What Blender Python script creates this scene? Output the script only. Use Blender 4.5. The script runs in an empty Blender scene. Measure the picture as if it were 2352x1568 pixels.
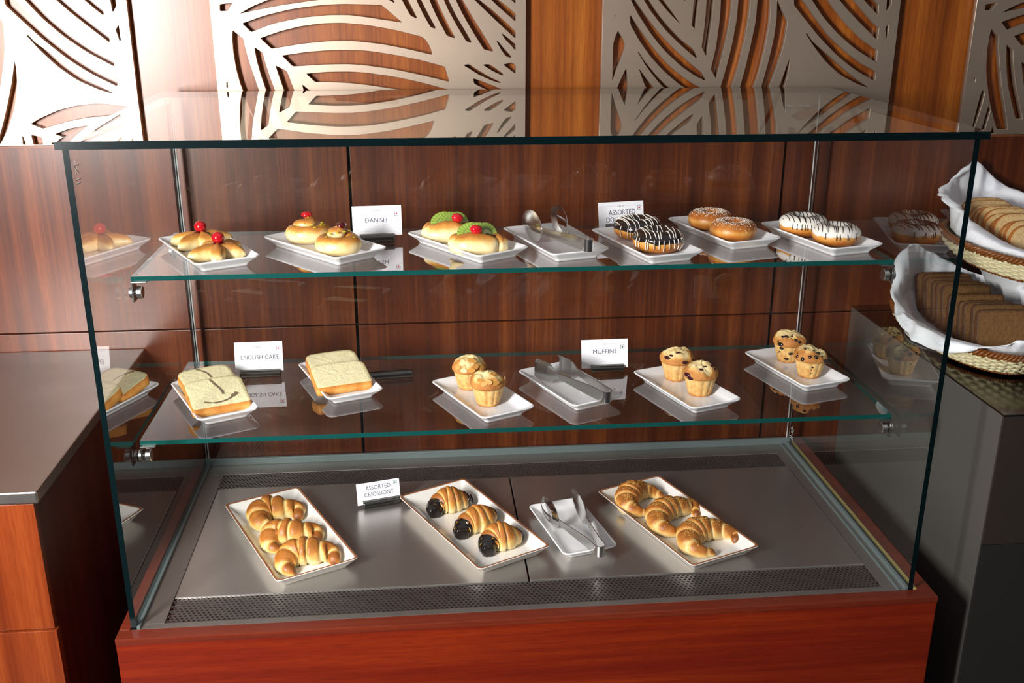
import bpy, bmesh, math, random
from mathutils import Vector, Matrix, noise, geometry

random.seed(7)
PI = math.pi
scene = bpy.context.scene
COL = scene.collection

# ------------------------------------------------------------------ camera
F_PX, CX, CY = 2315.61, 1176.0, 784.0
CAM = Vector((0.51938, -1.54320, 1.04396))
YAW, PITCH, ROLL = -0.0900613, -0.3332978, -0.00081552
def _rot(a, p, r):
    rz = Matrix(((math.cos(a), -math.sin(a), 0), (math.sin(a), math.cos(a), 0), (0, 0, 1)))
    rx = Matrix(((1, 0, 0), (0, math.cos(p), -math.sin(p)), (0, math.sin(p), math.cos(p))))
    ry = Matrix(((math.cos(r), 0, math.sin(r)), (0, 1, 0), (-math.sin(r), 0, math.cos(r))))
    return rz @ rx @ ry
RM = _rot(YAW, PITCH, ROLL)
cam_d = bpy.data.cameras.new('camera'); cam = bpy.data.objects.new('camera', cam_d); COL.objects.link(cam)
cam_d.sensor_width = 36.0; cam_d.sensor_fit = 'HORIZONTAL'; cam_d.lens = F_PX * 36.0 / 2352.0
cam_d.clip_start = 0.02; cam_d.clip_end = 50
right, fwd, up = RM.col[0], RM.col[1], RM.col[2]
cam.matrix_world = Matrix(((right.x, up.x, -fwd.x, CAM.x), (right.y, up.y, -fwd.y, CAM.y),
                           (right.z, up.z, -fwd.z, CAM.z), (0, 0, 0, 1)))
scene.camera = cam

def ray(x, y):
    return RM @ Vector(((x - CX) / F_PX, 1.0, -(y - CY) / F_PX))
def onx(x, y, v):
    d = ray(x, y); return CAM + d * ((v - CAM.x) / d.x)
def ony(x, y, v):
    d = ray(x, y); return CAM + d * ((v - CAM.y) / d.y)
def onz(x, y, v):
    d = ray(x, y); return CAM + d * ((v - CAM.z) / d.z)

# ------------------------------------------------------------------ colours / nodes
def lin(c):
    return c / 12.92 if c <= 0.04045 else ((c + 0.055) / 1.055) ** 2.4
def hx(h, a=1.0):
    h = h.lstrip('#')
    return (lin(int(h[0:2], 16) / 255), lin(int(h[2:4], 16) / 255), lin(int(h[4:6], 16) / 255), a)

class NT:
    def __init__(s, name):
        s.m = bpy.data.materials.new(name); s.m.use_nodes = True
        s.t = s.m.node_tree; s.t.nodes.clear()
        s.out = s.n('ShaderNodeOutputMaterial')
    def n(s, t, **kw):
        nd = s.t.nodes.new(t)
        for k, v in kw.items():
            if k in nd.inputs.keys(): nd.inputs[k].default_value = v
            else: setattr(nd, k, v)
        return nd
    def l(s, a, b): s.t.links.new(a, b)
    def ramp(s, fac, stops):
        r = s.n('ShaderNodeValToRGB'); e = r.color_ramp.elements
        while len(e) < len(stops): e.new(0.5)
        for i, (p, c) in enumerate(stops): e[i].position = p; e[i].color = c
        s.l(fac, r.inputs['Fac']); return r.outputs['Color']
    def math(s, op, a, b=None, c=None, clamp=False):
        nd = s.n('ShaderNodeMath', operation=op); nd.use_clamp = clamp
        for i, v in enumerate((a, b, c)):
            if v is None: continue
            if isinstance(v, (int, float)): nd.inputs[i].default_value = v
            else: s.l(v, nd.inputs[i])
        return nd.outputs[0]
    def noise(s, vec, scale, detail=4, rough=0.55):
        nd = s.n('ShaderNodeTexNoise'); nd.inputs['Scale'].default_value = scale
        nd.inputs['Detail'].default_value = detail; nd.inputs['Roughness'].default_value = rough
        if vec is not None: s.l(vec, nd.inputs['Vector'])
        return nd.outputs['Fac']
    def mapped(s, scale, loc=(0, 0, 0)):
        tc = s.n('ShaderNodeTexCoord'); mp = s.n('ShaderNodeMapping')
        mp.inputs['Scale'].default_value = scale; mp.inputs['Location'].default_value = loc
        s.l(tc.outputs['Object'], mp.inputs['Vector']); return mp.outputs['Vector']
    def bump(s, h, strength, dist):
        b = s.n('ShaderNodeBump'); b.inputs['Strength'].default_value = strength
        b.inputs['Distance'].default_value = dist; s.l(h, b.inputs['Height']); return b.outputs['Normal']
    def bsdf(s, **kw):
        p = s.n('ShaderNodeBsdfPrincipled')
        for k, v in kw.items():
            i = p.inputs[k]
            if isinstance(v, bpy.types.NodeSocket): s.l(v, i)
            else: i.default_value = v
        s.l(p.outputs[0], s.out.inputs['Surface']); return p
    def mix(s, fac, a, b):
        m = s.n('ShaderNodeMix'); m.data_type = 'RGBA'
        for sock, v in ((m.inputs[0], fac), (m.inputs[6], a), (m.inputs[7], b)):
            if isinstance(v, (int, float, tuple)): sock.default_value = v
            else: s.l(v, sock)
        return m.outputs[2]

def plain(name, col, rough=0.5, metal=0.0, **kw):
    t = NT(name); d = {'Base Color': col if isinstance(col, tuple) else hx(col), 'Roughness': rough, 'Metallic': metal}
    d.update(kw); t.bsdf(**d); return t.m

def wood(name, dark, mid, light, axis='Z', rough=0.32, fine=150.0, coat=0.25):
    t = NT(name)
    k = {'Z': 2, 'X': 0, 'Y': 1}[axis]
    s1 = [fine] * 3; s1[k] = 3.0
    s2 = [22.0] * 3; s2[k] = 0.5
    s3 = [420.0] * 3; s3[k] = 26.0
    n1 = t.noise(t.mapped(s1), 1.0, 5, 0.6); n2 = t.noise(t.mapped(s2, (3, 1, 2)), 1.0, 3, 0.5); n3 = t.noise(t.mapped(s3), 1.0, 2, 0.5)
    f = t.math('ADD', t.math('MULTIPLY', n1, 0.38), t.math('MULTIPLY', n2, 0.62))
    c = t.ramp(f, [(0.30, hx(dark)), (0.50, hx(mid)), (0.70, hx(light))])
    pores = t.math('MULTIPLY_ADD', n3, 3.4, -1.55, clamp=True)
    c = t.mix(t.math('MULTIPLY', pores, 0.4), c, hx(dark))
    t.bsdf(**{'Base Color': c, 'Roughness': rough, 'Coat Weight': coat, 'Coat Roughness': 0.30, 'Normal': t.bump(n1, 0.05, 0.001)})
    return t.m

W_UP = wood('wood_upper_wall', '#5f2a08', '#8e4913', '#b06722', rough=0.35)
W_LOW = wood('wood_lower_wall', '#35140a', '#5c280f', '#82421a', rough=0.33, coat=0.32)
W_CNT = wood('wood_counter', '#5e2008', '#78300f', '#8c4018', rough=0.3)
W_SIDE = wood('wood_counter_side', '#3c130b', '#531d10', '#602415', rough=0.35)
W_BASE = wood('wood_case_base', '#521106', '#701a07', '#8c2c0a', axis='X', rough=0.3, fine=70.0)
W_FRAME = wood('wood_case_frame', '#521a0d', '#672312', '#7c3018', axis='X', rough=0.3)
GAP = plain('dark_gap', '#0a0706', 0.8)
BLACK_SEAM = plain('seam', '#0d0f10', 0.5)

def metal(name, col, rough, streak=(1, 1, 1), amt=0.12, metallic=1.0, bump=0.02, aniso=0.0):
    t = NT(name)
    n = t.noise(t.mapped(streak), 1.0, 3, 0.6)
    n2 = t.noise(t.mapped((5, 5, 5)), 1.0, 3, 0.5)
    r = t.math('ADD', t.math('MULTIPLY_ADD', n, amt, rough - amt * 0.5), t.math('MULTIPLY_ADD', n2, amt, -amt * 0.5))
    kw = {'Base Color': hx(col), 'Metallic': metallic, 'Roughness': r}
    if bump: kw['Normal'] = t.bump(n, bump, 0.0004)
    p = t.bsdf(**kw)
    if aniso:
        p.inputs['Anisotropic'].default_value = aniso
        tg = t.n('ShaderNodeTangent', direction_type='UV_MAP'); tg.uv_map = 'UVMap'
        t.l(tg.outputs[0], p.inputs['Tangent'])
    return t.m

DECK = metal('brushed_deck_steel', '#c4bfb9', 0.30, (3, 600, 600), 0.06, bump=0.006, aniso=0.6, metallic=0.94)
STEEL = metal('steel', '#a9a7a4', 0.24, (60, 60, 60), 0.08)
STEEL_DK = metal('perforated_steel', '#8f8c88', 0.36, (60, 60, 60), 0.1, metallic=0.95)
CHROME = metal('polished_steel', '#d6d4d0', 0.17, (40, 40, 40), 0.05, bump=0)
SATIN = metal('satin_steel', '#c3c1bd', 0.24, (200, 200, 20), 0.08)
TOP_L = metal('counter_top_steel', '#a89f99', 0.37, (8, 8, 8), 0.12)
GREY = metal('grey_counter_steel', '#75716c', 0.5, (6, 6, 2), 0.1, metallic=0.65)
TOP_R = metal('grey_counter_top', '#6b6660', 0.16, (8, 8, 8), 0.06)
SCREEN = metal('champagne_metal', '#bda895', 0.44, (700, 700, 700), 0.12, metallic=0.8, bump=0.05)
SILI = plain('silicone', '#9aa6a5', 0.35)
YELLOW = plain('yellow_filler', '#b09a5c', 0.6)

def glass(name, tint, smear=0.0, dbl=True):
    """thin pane: clear transmission with a fresnel mirror coat"""
    t = NT(name)
    lw = t.n('ShaderNodeLayerWeight'); lw.inputs['Blend'].default_value = 0.5
    f5 = t.math('POWER', lw.outputs['Facing'], 5.0)
    fr = t.math('MULTIPLY_ADD', f5, 0.93, 0.042, clamp=True)
    if dbl: fr = t.math('DIVIDE', t.math('MULTIPLY', fr, 2.0), t.math('ADD', fr, 1.0))
    tr = t.n('ShaderNodeBsdfTransparent'); tr.inputs[0].default_value = tint
    gl = t.n('ShaderNodeBsdfGlossy'); gl.inputs['Color'].default_value = (1, 1, 1, 1); gl.inputs['Roughness'].default_value = 0.0
    mx = t.n('ShaderNodeMixShader'); t.l(fr, mx.inputs[0]); t.l(tr.outputs[0], mx.inputs[1]); t.l(gl.outputs[0], mx.inputs[2])
    last = mx.outputs[0]
    if smear:
        n = t.noise(t.mapped((7, 7, 3)), 1.0, 6, 0.7)
        f = t.math('MULTIPLY', t.math('MULTIPLY_ADD', n, 4.0, -2.1, clamp=True), smear)
        df = t.n('ShaderNodeBsdfDiffuse'); df.inputs[0].default_value = hx('#b9b4ae')
        m2 = t.n('ShaderNodeMixShader'); t.l(f, m2.inputs[0]); t.l(last, m2.inputs[1]); t.l(df.outputs[0], m2.inputs[2]); last = m2.outputs[0]
    t.l(last, t.out.inputs['Surface']); return t.m
GLASS = glass('clear_glass', (0.965, 0.985, 0.975, 1))
GLASS_B = glass('clear_glass_back', (0.955, 0.975, 0.97, 1), smear=0.03, dbl=False)
def clear(name, tint):
    t = NT(name); tr = t.n('ShaderNodeBsdfTransparent'); tr.inputs[0].default_value = tint; t.l(tr.outputs[0], t.out.inputs['Surface']); return t.m
CLEAR = clear('clear_glass_rear_face', (0.985, 0.995, 0.99, 1))
G_EDGE = plain('glass_edge', '#0f4541', 0.2, **{'Specular IOR Level': 0.3})
G_EDGE_D = plain('glass_edge_dark', '#051214', 0.2, **{'Specular IOR Level': 0.25})
ETCH = plain('etched_white', '#b8bfbf', 0.6)

CERAM = plain('white_ceramic', '#e9e9ea', 0.13, **{'Coat Weight': 0.3, 'Coat Roughness': 0.05})
CREAM = plain('cream_ceramic', '#e4e0d9', 0.16, **{'Coat Weight': 0.3, 'Coat Roughness': 0.06})
TERRA = plain('terracotta_rim', '#8f5c3e', 0.3)
CARD = plain('white_card', '#f1f1f4', 0.55)
INK = plain('grey_ink', '#504d62', 0.7)
INK_L = plain('light_ink', '#b6b5c2', 0.7)
RED = plain('red_ink', '#c32a4c', 0.6)
GREEN = plain('green_ink', '#31766a', 0.6)
CHERRY = plain('cherry_red', '#b90f1c', 0.14, **{'Coat Weight': 0.6, 'Coat Roughness': 0.05})
JAM = plain('dark_jam', '#4b0609', 0.12, **{'Coat Weight': 0.6})
CHOC = plain('chocolate', '#1c1210', 0.2, **{'Coat Weight': 0.5, 'Coat Roughness': 0.15})
CHOC2 = plain('dark_chocolate_dip', '#191412', 0.18, **{'Coat Weight': 0.5, 'Coat Roughness': 0.1})
GOLD = plain('gold_leaf', '#d9b24a', 0.25, 0.9)
WHITE_ICE = plain('white_icing', '#ece7dc', 0.3, **{'Coat Weight': 0.3})
ALMOND = plain('almond_flake', '#c98f45', 0.45)
BERRY = plain('berry', '#3a0f1c', 0.25)
PISTA = plain('pistachio', '#a9a021', 0.4)
ORANGE = plain('orange_piece', '#de9a24', 0.4)
SEED = plain('sesame_seed', '#c59a55', 0.5)
SUGAR = plain('sugar_crystal', '#efe6d8', 0.4)

def pastry(name, stops, rough=0.42, nscale=60, namt=0.22, bumpd=0.0012, bscale=220, coat=0.12):
    t = NT(name)
    at = t.n('ShaderNodeAttribute'); at.attribute_name = 'bake'
    v = t.mapped((1, 1, 1))
    n = t.noise(v, nscale, 5, 0.6); n2 = t.noise(v, bscale, 4, 0.6)
    f = t.math('ADD', at.outputs['Fac'], t.math('MULTIPLY_ADD', n, namt * 2, -namt))
    f = t.math('ADD', f, t.math('MULTIPLY_ADD', n2, namt * 0.8, -namt * 0.4))
    c = t.ramp(f, [(p, hx(h)) for p, h in stops])
    hgt = t.math('ADD', n2, t.math('MULTIPLY', n, 1.2))
    t.bsdf(**{'Base Color': c, 'Roughness': rough, 'Coat Weight': coat, 'Coat Roughness': 0.3, 'Normal': t.bump(hgt, 0.55, bumpd)})
    return t.m
CROIS = pastry('croissant_crust', [(0.05, '#efd9a0'), (0.30, '#e0b666'), (0.55, '#b9742c'), (0.95, '#6e340d')], coat=0.05, rough=0.48)
CROIS_S = pastry('seeded_croissant_crust', [(0.05, '#f0d69a'), (0.32, '#dfae5f'), (0.58, '#b06a26'), (0.95, '#5c2a0c')], coat=0.05, rough=0.48)
DANISH = pastry('danish_crust', [(0.05, '#efdba8'), (0.28, '#e6c07a'), (0.52, '#cc8c3c'), (0.9, '#8e4d18')], bumpd=0.0007, coat=0.25, rough=0.38)
DOUGH = pastry('doughnut_crust', [(0.05, '#dba75a'), (0.4, '#c98536'), (0.7, '#aa5f1c'), (1.0, '#7a3d11')], bumpd=0.0007, coat=0.1)
MUFF = pastry('muffin_crumb', [(0.0, '#eed9a0'), (0.35, '#dcb26c'), (0.62, '#c2823b'), (1.0, '#945522')], rough=0.7, nscale=90, bumpd=0.002, bscale=320, coat=0)
CRUMB = pastry('cake_crumb', [(0.0, '#efe6bd'), (0.5, '#e0d4a2'), (1.0, '#b7a66f')], rough=0.85, nscale=200, namt=0.55, bumpd=0.0012, bscale=420, coat=0)
CAKEX = pastry('cake_crust', [(0.0, '#e9bb66'), (0.5, '#d0893a'), (1.0, '#8b4a19')], rough=0.6, nscale=70, coat=0)
LOAFX = pastry('loaf_crust', [(0.0, '#cf8d3f'), (0.5, '#a95f20'), (1.0, '#6a340e')], rough=0.55, nscale=50, coat=0)
LOAFC = pastry('loaf_crumb', [(0.0, '#e2c594'), (0.5, '#cfa870'), (1.0, '#94703f')], rough=0.85, nscale=160, namt=0.4, bumpd=0.003, bscale=380, coat=0)
BRNX = pastry('brown_loaf_crust', [(0.0, '#6a4320'), (0.5, '#4c2b10'), (1.0, '#2c180a')], rough=0.6, nscale=60, coat=0.05)
BRNC = pastry('brown_loaf_crumb', [(0.0, '#87602f'), (0.5, '#684522'), (1.0, '#422a14')], rough=0.85, nscale=160, namt=0.4, bumpd=0.003, bscale=380, coat=0)
MARBLE = plain('marble_swirl', '#7a6550', 0.9)

def kiwi_mat():
    t = NT('kiwi_flesh'); at = t.n('ShaderNodeAttribute'); at.attribute_name = 'col'
    t.bsdf(**{'Base Color': at.outputs['Color'], 'Roughness': 0.2, 'Coat Weight': 0.4}); return t.m
KIWI = kiwi_mat()

def cloth_mat():
    t = NT('white_damask'); v = t.mapped((1, 1, 1))
    vo = t.n('ShaderNodeTexVoronoi'); vo.inputs['Scale'].default_value = 11; t.l(v, vo.inputs['Vector'])
    w = t.math('SINE', t.math('MULTIPLY', vo.outputs['Distance'], 70.0))
    f = t.math('MULTIPLY_ADD', w, 0.5, 0.5)
    msk = t.math('LESS_THAN', vo.outputs['Distance'], 0.42)
    c = t.mix(t.math('MULTIPLY', f, msk), hx('#f5f5fa'), hx('#e9eaf2'))
    t.bsdf(**{'Base Color': c, 'Roughness': 0.75, 'Sheen Weight': 0.2}); return t.m
CLOTH = cloth_mat()
WICK = plain('pale_wicker', '#d9cda4', 0.45)
WICK_B = plain('brown_wicker', '#7c4516', 0.4)
FLOORM = plain('floor_stone', '#2b2623', 0.5)
CEILM = plain('ceiling_paint', '#3d3a37', 0.8)

# ------------------------------------------------------------------ builders
def tag(o, label=None, cat=None, group=None, kind=None):
    if label: o['label'] = label
    if cat: o['category'] = cat
    if group: o['group'] = group
    if kind: o['kind'] = kind
    return o
def empty(name, loc, rz=0.0, label=None, cat=None, group=None):
    o = bpy.data.objects.new(name, None); o.empty_display_size = 0.02; COL.objects.link(o)
    o.location = loc; o.rotation_euler = (0, 0, rz)
    return tag(o, label, cat, group)
def obj(name, verts, faces, mat, parent=None, smooth=False, bake=None, col=None, mids=None, loc=None):
    me = bpy.data.meshes.new(name); me.from_pydata([tuple(v) for v in verts], [], faces)
    for m in (mat if isinstance(mat, (list, tuple)) else [mat]): me.materials.append(m)
    if mids: me.polygons.foreach_set('material_index', mids)
    if smooth: me.polygons.foreach_set('use_smooth', [True] * len(me.polygons))
    if bake is not None:
        a = me.attributes.new('bake', 'FLOAT', 'POINT'); a.data.foreach_set('value', bake)
    if col is not None:
        a = me.attributes.new('col', 'FLOAT_COLOR', 'POINT'); a.data.foreach_set('color', [x for c in col for x in c])
    me.update()
    o = bpy.data.objects.new(name, me); COL.objects.link(o)
    if parent: o.parent = parent
    if loc is not None: o.location = loc
    return o
class MB:
    def __init__(s): s.v = []; s.f = []; s.m = []; s.b = []
    def add(s, vs, fs, mi=0, b=0.0):
        k = len(s.v); s.v += [Vector(p) for p in vs]; s.f += [tuple(i + k for i in f) for f in fs]; s.m += [mi] * len(fs)
        s.b += (b if isinstance(b, list) else [b] * len(vs)); return s
    def box(s, x0, x1, y0, y1, z0, z1, mi=0, bev=0.0):
        bm = bmesh.new(); bmesh.ops.create_cube(bm, size=1.0)
        for v in bm.verts: v.co = Vector(((x0 + x1) / 2 + v.co.x * (x1 - x0), (y0 + y1) / 2 + v.co.y * (y1 - y0), (z0 + z1) / 2 + v.co.z * (z1 - z0)))
        if bev: bmesh.ops.bevel(bm, geom=bm.edges[:], offset=bev, segments=2, affect='EDGES', profile=0.6)
        bm.verts.index_update(); s.add([v.co.copy() for v in bm.verts], [[v.index for v in f.verts] for f in bm.faces], mi); bm.free(); return s
    def loft(s, rings, mi=0, closed=True, cap0=True, cap1=True, b=None, wrap=False):
        n = len(rings[0]); k = len(s.v); vs = [p for r in rings for p in r]; fs = []
        R = len(rings)
        for i in range(R if wrap else R - 1):
            i2 = (i + 1) % R
            for j in range(n if closed else n - 1):
                j2 = (j + 1) % n; fs.append((i * n + j, i * n + j2, i2 * n + j2, i2 * n + j))
        if not wrap:
            if cap0: fs.append(tuple(range(n))[::-1])
            if cap1: fs.append(tuple((R - 1) * n + j for j in range(n)))
        s.add(vs, fs, mi, b if b is not None else 0.0); return s
    def tube(s, path, r, seg=8, mi=0, closed=False, b=0.0):
        path = [Vector(p) for p in path]; n = len(path); rings = []
        upv = Vector((0, 0, 1))
        for i, p in enumerate(path):
            a = path[(i - 1) % n] if closed or i > 0 else p; c = path[(i + 1) % n] if closed or i < n - 1 else p
            t = (c - a)
            if t.length < 1e-9: t = Vector((1, 0, 0))
            t.normalize()
            u = upv.cross(t)
            if u.length < 0.05: u = Vector((1, 0, 0)).cross(t)
            u.normalize(); w = t.cross(u); rr = r(i / max(1, n - 1)) if callable(r) else r
            rings.append([p + (u * math.cos(2 * PI * j / seg) + w * math.sin(2 * PI * j / seg)) * rr for j in range(seg)])
        s.loft(rings, mi, True, True, True, None, wrap=closed); return s
    def build(s, name, mat, parent=None, smooth=False, loc=None, bake=False):
        return obj(name, s.v, s.f, mat, parent, smooth, s.b if bake else None, None, s.m, loc)
def box(name, mat, parent, x0, x1, y0, y1, z0, z1, bev=0.0):
    return MB().box(x0, x1, y0, y1, z0, z1, 0, bev).build(name, mat, parent)
def uvplanar(o):
    me = o.data; uv = me.uv_layers.new(name='UVMap')
    for l in me.loops:
        c = me.vertices[l.vertex_index].co; uv.data[l.index].uv = (c.y, c.x)
def catmull(pts, n):
    pts = [Vector(p) for p in pts]; P = [pts[0] * 2 - pts[1]] + pts + [pts[-1] * 2 - pts[-2]]; out = []
    m = len(pts) - 1
    for i in range(n):
        t = i / (n - 1) * m; k = min(int(t), m - 1); u = t - k; a, b, c, d = P[k:k + 4]
        out.append(0.5 * ((2 * b) + (c - a) * u + (2 * a - 5 * b + 4 * c - d) * u * u + (3 * b - a - 3 * c + d) * u ** 3))
    # even spacing
    L = [0.0]
    for i in range(1, n): L.append(L[-1] + (out[i] - out[i - 1]).length)
    res = []; k = 0
    for i in range(n):
        s = L[-1] * i / (n - 1)
        while k < n - 2 and L[k + 1] < s: k += 1
        d = L[k + 1] - L[k]; u = 0 if d < 1e-12 else (s - L[k]) / d
        res.append(out[k].lerp(out[k + 1], min(1, max(0, u))))
    return res
def sm(a, b, x):
    t = min(1, max(0, (x - a) / (b - a))); return t * t * (3 - 2 * t)
def nz(x, y, z): return noise.noise(Vector((x, y, z)))

# ------------------------------------------------------------------ setting
YW = 0.6885          # lower wall panels
YU = 0.7065          # upper wall wood
ZLEDGE = 0.7318
ZF = -0.62
XS = [-1.2, -0.616, 0.3625, 1.342, 2.32, 3.0]; ZS = [ZF, -0.66 + 0.0, 0.3195, ZLEDGE]
m = MB()
for i in range(len(XS) - 1):
    for (z0, z1) in ((ZF, 0.318), (0.3215, ZLEDGE)):
        m.box(XS[i] + 0.0033, XS[i + 1] - 0.0033, YW, YW + 0.018, z0, z1, 0, 0.0008)
m.box(XS[0], XS[-1], YW + 0.012, YW + 0.022, ZF, ZLEDGE - 0.003, 1)
tag(m.build('wall_back', [W_LOW, BLACK_SEAM]), kind='structure')
tag(box('wall_back_upper', W_UP, None, -1.2, 3.0, YU, YU + 0.03, ZLEDGE - 0.004, 2.1), kind='structure')
tag(box('floor', FLOORM, None, -1.2, 3.0, -2.6, 0.74, ZF - 0.03, ZF), kind='structure')
tag(box('trim_1', wood('wood_ledge', '#5a2a18', '#7d4022', '#8f5530', axis='X'), None, -1.2, 3.0, YW - 0.001, YU, ZLEDGE, ZLEDGE + 0.004), kind='structure')

# ------------------------------------------------------------------ wall screens
def poly_px(ox, oy, sc, pts): return [(ox + x / sc, oy + y / sc) for x, y in pts]
B1 = lambda *p: poly_px(480, 0, 6.189, p)
B2 = lambda *p: poly_px(840, 0, 6.189, p)
C1 = lambda *p: poly_px(1380, 0, 6.189, p)
C2 = lambda *p: poly_px(1720, 0, 6.189, p)
AA = lambda *p: poly_px(0, 0, 4.48, p)
DD = lambda *p: poly_px(2152, 0, 4.48, p)
PER = 1.640
YS = 0.6885
def to_wall(poly, dx=0.0): return [(ony(x, y, YS).x + dx, ony(x, y, YS).z) for x, y in poly]
HB = [to_wall(p) for p in (
    B1((150,60),(340,35),(270,155),(155,162)),
    B1((425,200),(600,95),(830,0),(1100,-90),(1600,-170),(2300,-170),(2900,-110),(2500,-50),(2100,-50),(1550,0),(1000,80),(600,160)),
    B1((470,332),(800,215),(1200,120),(1600,70),(1900,55)) + B2((0,62),(225,70),(530,325),(300,290),(0,245)) + B1((2000,215),(1700,215),(1300,255),(900,340),(600,460)),
    B1((725,542),(1000,445),(1300,370),(1600,330),(1900,322)) + B2((0,350),(400,420),(800,520),(860,570),(920,670),(950,782),(600,700),(300,640),(0,600)) + B1((2000,580),(1700,585),(1300,625),(890,695)),
    B1((1035,788),(1400,735),(1800,705)) + B2((0,715),(400,775),(800,855),(1125,945),(1192,1165),(800,1070),(400,985),(0,930)) + B1((2000,912),(1700,915),(1190,945)),
    B1((1378,1045),(1700,1018),(2000,1015)) + B2((0,1030),(400,1085),(800,1170),(1220,1285),(1270,1330),(900,1345),(560,1290),(300,1250),(0,1205)) + B1((2000,1180),(1700,1168),(1510,1168)),
    B1((1712,1290),(1900,1285),(2352,1335),(2700,1400),(2700,1480),(2352,1480),(2000,1440),(1820,1440)),
    B1((335,425),(490,550),(520,700),(580,900),(660,1130),(720,1310),(800,1500),(900,1750),(980,1960),(800,1960),(680,1750),(560,1500),(490,1310),(440,1180),(390,1000),(345,750),(330,550)),
    B1((650,670),(765,750),(800,880),(870,1100),(950,1310),(1040,1500),(1180,1800),(1060,1800),(910,1500),(820,1310),(740,1080),(680,870),(645,690)),
    B1((950,930),(1110,1010),(1170,1170),(1225,1310),(1330,1560),(1210,1570),(1075,1310),(1010,1130),(950,950)),
    B1((1320,1195),(1455,1300),(1500,1420),(1400,1430),(1350,1300)),
    B1((245,1165),(268,1165),(272,1245),(248,1245)),
    B2((290,-40),(330,0),(405,45),(412,30),(385,-10),(360,-40)),
    B2((480,-80),(515,0),(560,90),(625,205),(640,225),(720,265),(728,245),(690,170),(640,70),(605,0),(570,-80)),
    B2((690,-80),(720,0),(760,90),(830,230),(915,375),(925,388),(985,410),(995,390),(930,270),(850,120),(790,0),(755,-80)),
    B2((870,-80),(905,0),(950,110),(1030,280),(1145,495),(1160,510),(1255,545),(1268,525),(1200,400),(1100,200),(1010,0),(975,-80)),
    B2((1075,-80),(1110,0),(1170,140),(1290,360),(1425,585),(1495,610),(1505,590),(1400,410),(1280,210),(1180,0),(1145,-80)),
    B2((1245,-80),(1280,0),(1360,170),(1500,420),(1680,705),(1805,735),(1813,715),(1700,530),(1530,260),(1380,0),(1330,-80)),
    B2((1470,-80),(1545,0),(1700,150),(1900,340),(2120,545),(2133,530),(2133,450),(2000,320),(1800,140),(1620,0),(1560,-80)),
    B2((1700,-80),(1785,0),(1900,110),(2050,240),(2120,305),(2133,290),(2133,195),(2000,80),(1890,0),(1790,-80)),
    B2((1990,-60),(2065,0),(2125,50),(2133,35),(2133,-60)),
    B2((1930,480),(1950,480),(2040,550),(2133,630),(2133,700),(2125,720),(2060,640),(1980,560)),
    B2((1860,575),(1880,580),(1960,680),(2070,800),(2075,825),(1995,805),(1930,720),(1870,610)),
    B2((1950,915),(2080,885),(2133,930),(2133,1030),(2122,1048),(2040,985)),
    B2((1395,930),(1410,918),(1470,910),(1560,970),(1740,1080),(1920,1165),(1915,1185),(1800,1150),(1600,1060),(1460,970)),
    B2((1670,925),(1690,912),(1755,910),(1830,955),(1950,1045),(1960,1070),(1940,1075),(1820,1020),(1720,960)),
    B2((1525,1110),(1620,1140),(1800,1210),(1980,1285),(1985,1310),(1750,1290),(1640,1240),(1540,1190)))]
HB += [to_wall(p, -PER) for p in (
    DD((435,915),(460,950),(430,1080),(350,1320),(325,1310),(370,1130),(410,980)),
    DD((495,1080),(518,1130),(455,1350),(418,1345),(460,1200)),
    DD((540,1290),(568,1370),(555,1405),(500,1405),(520,1350)))]
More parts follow.
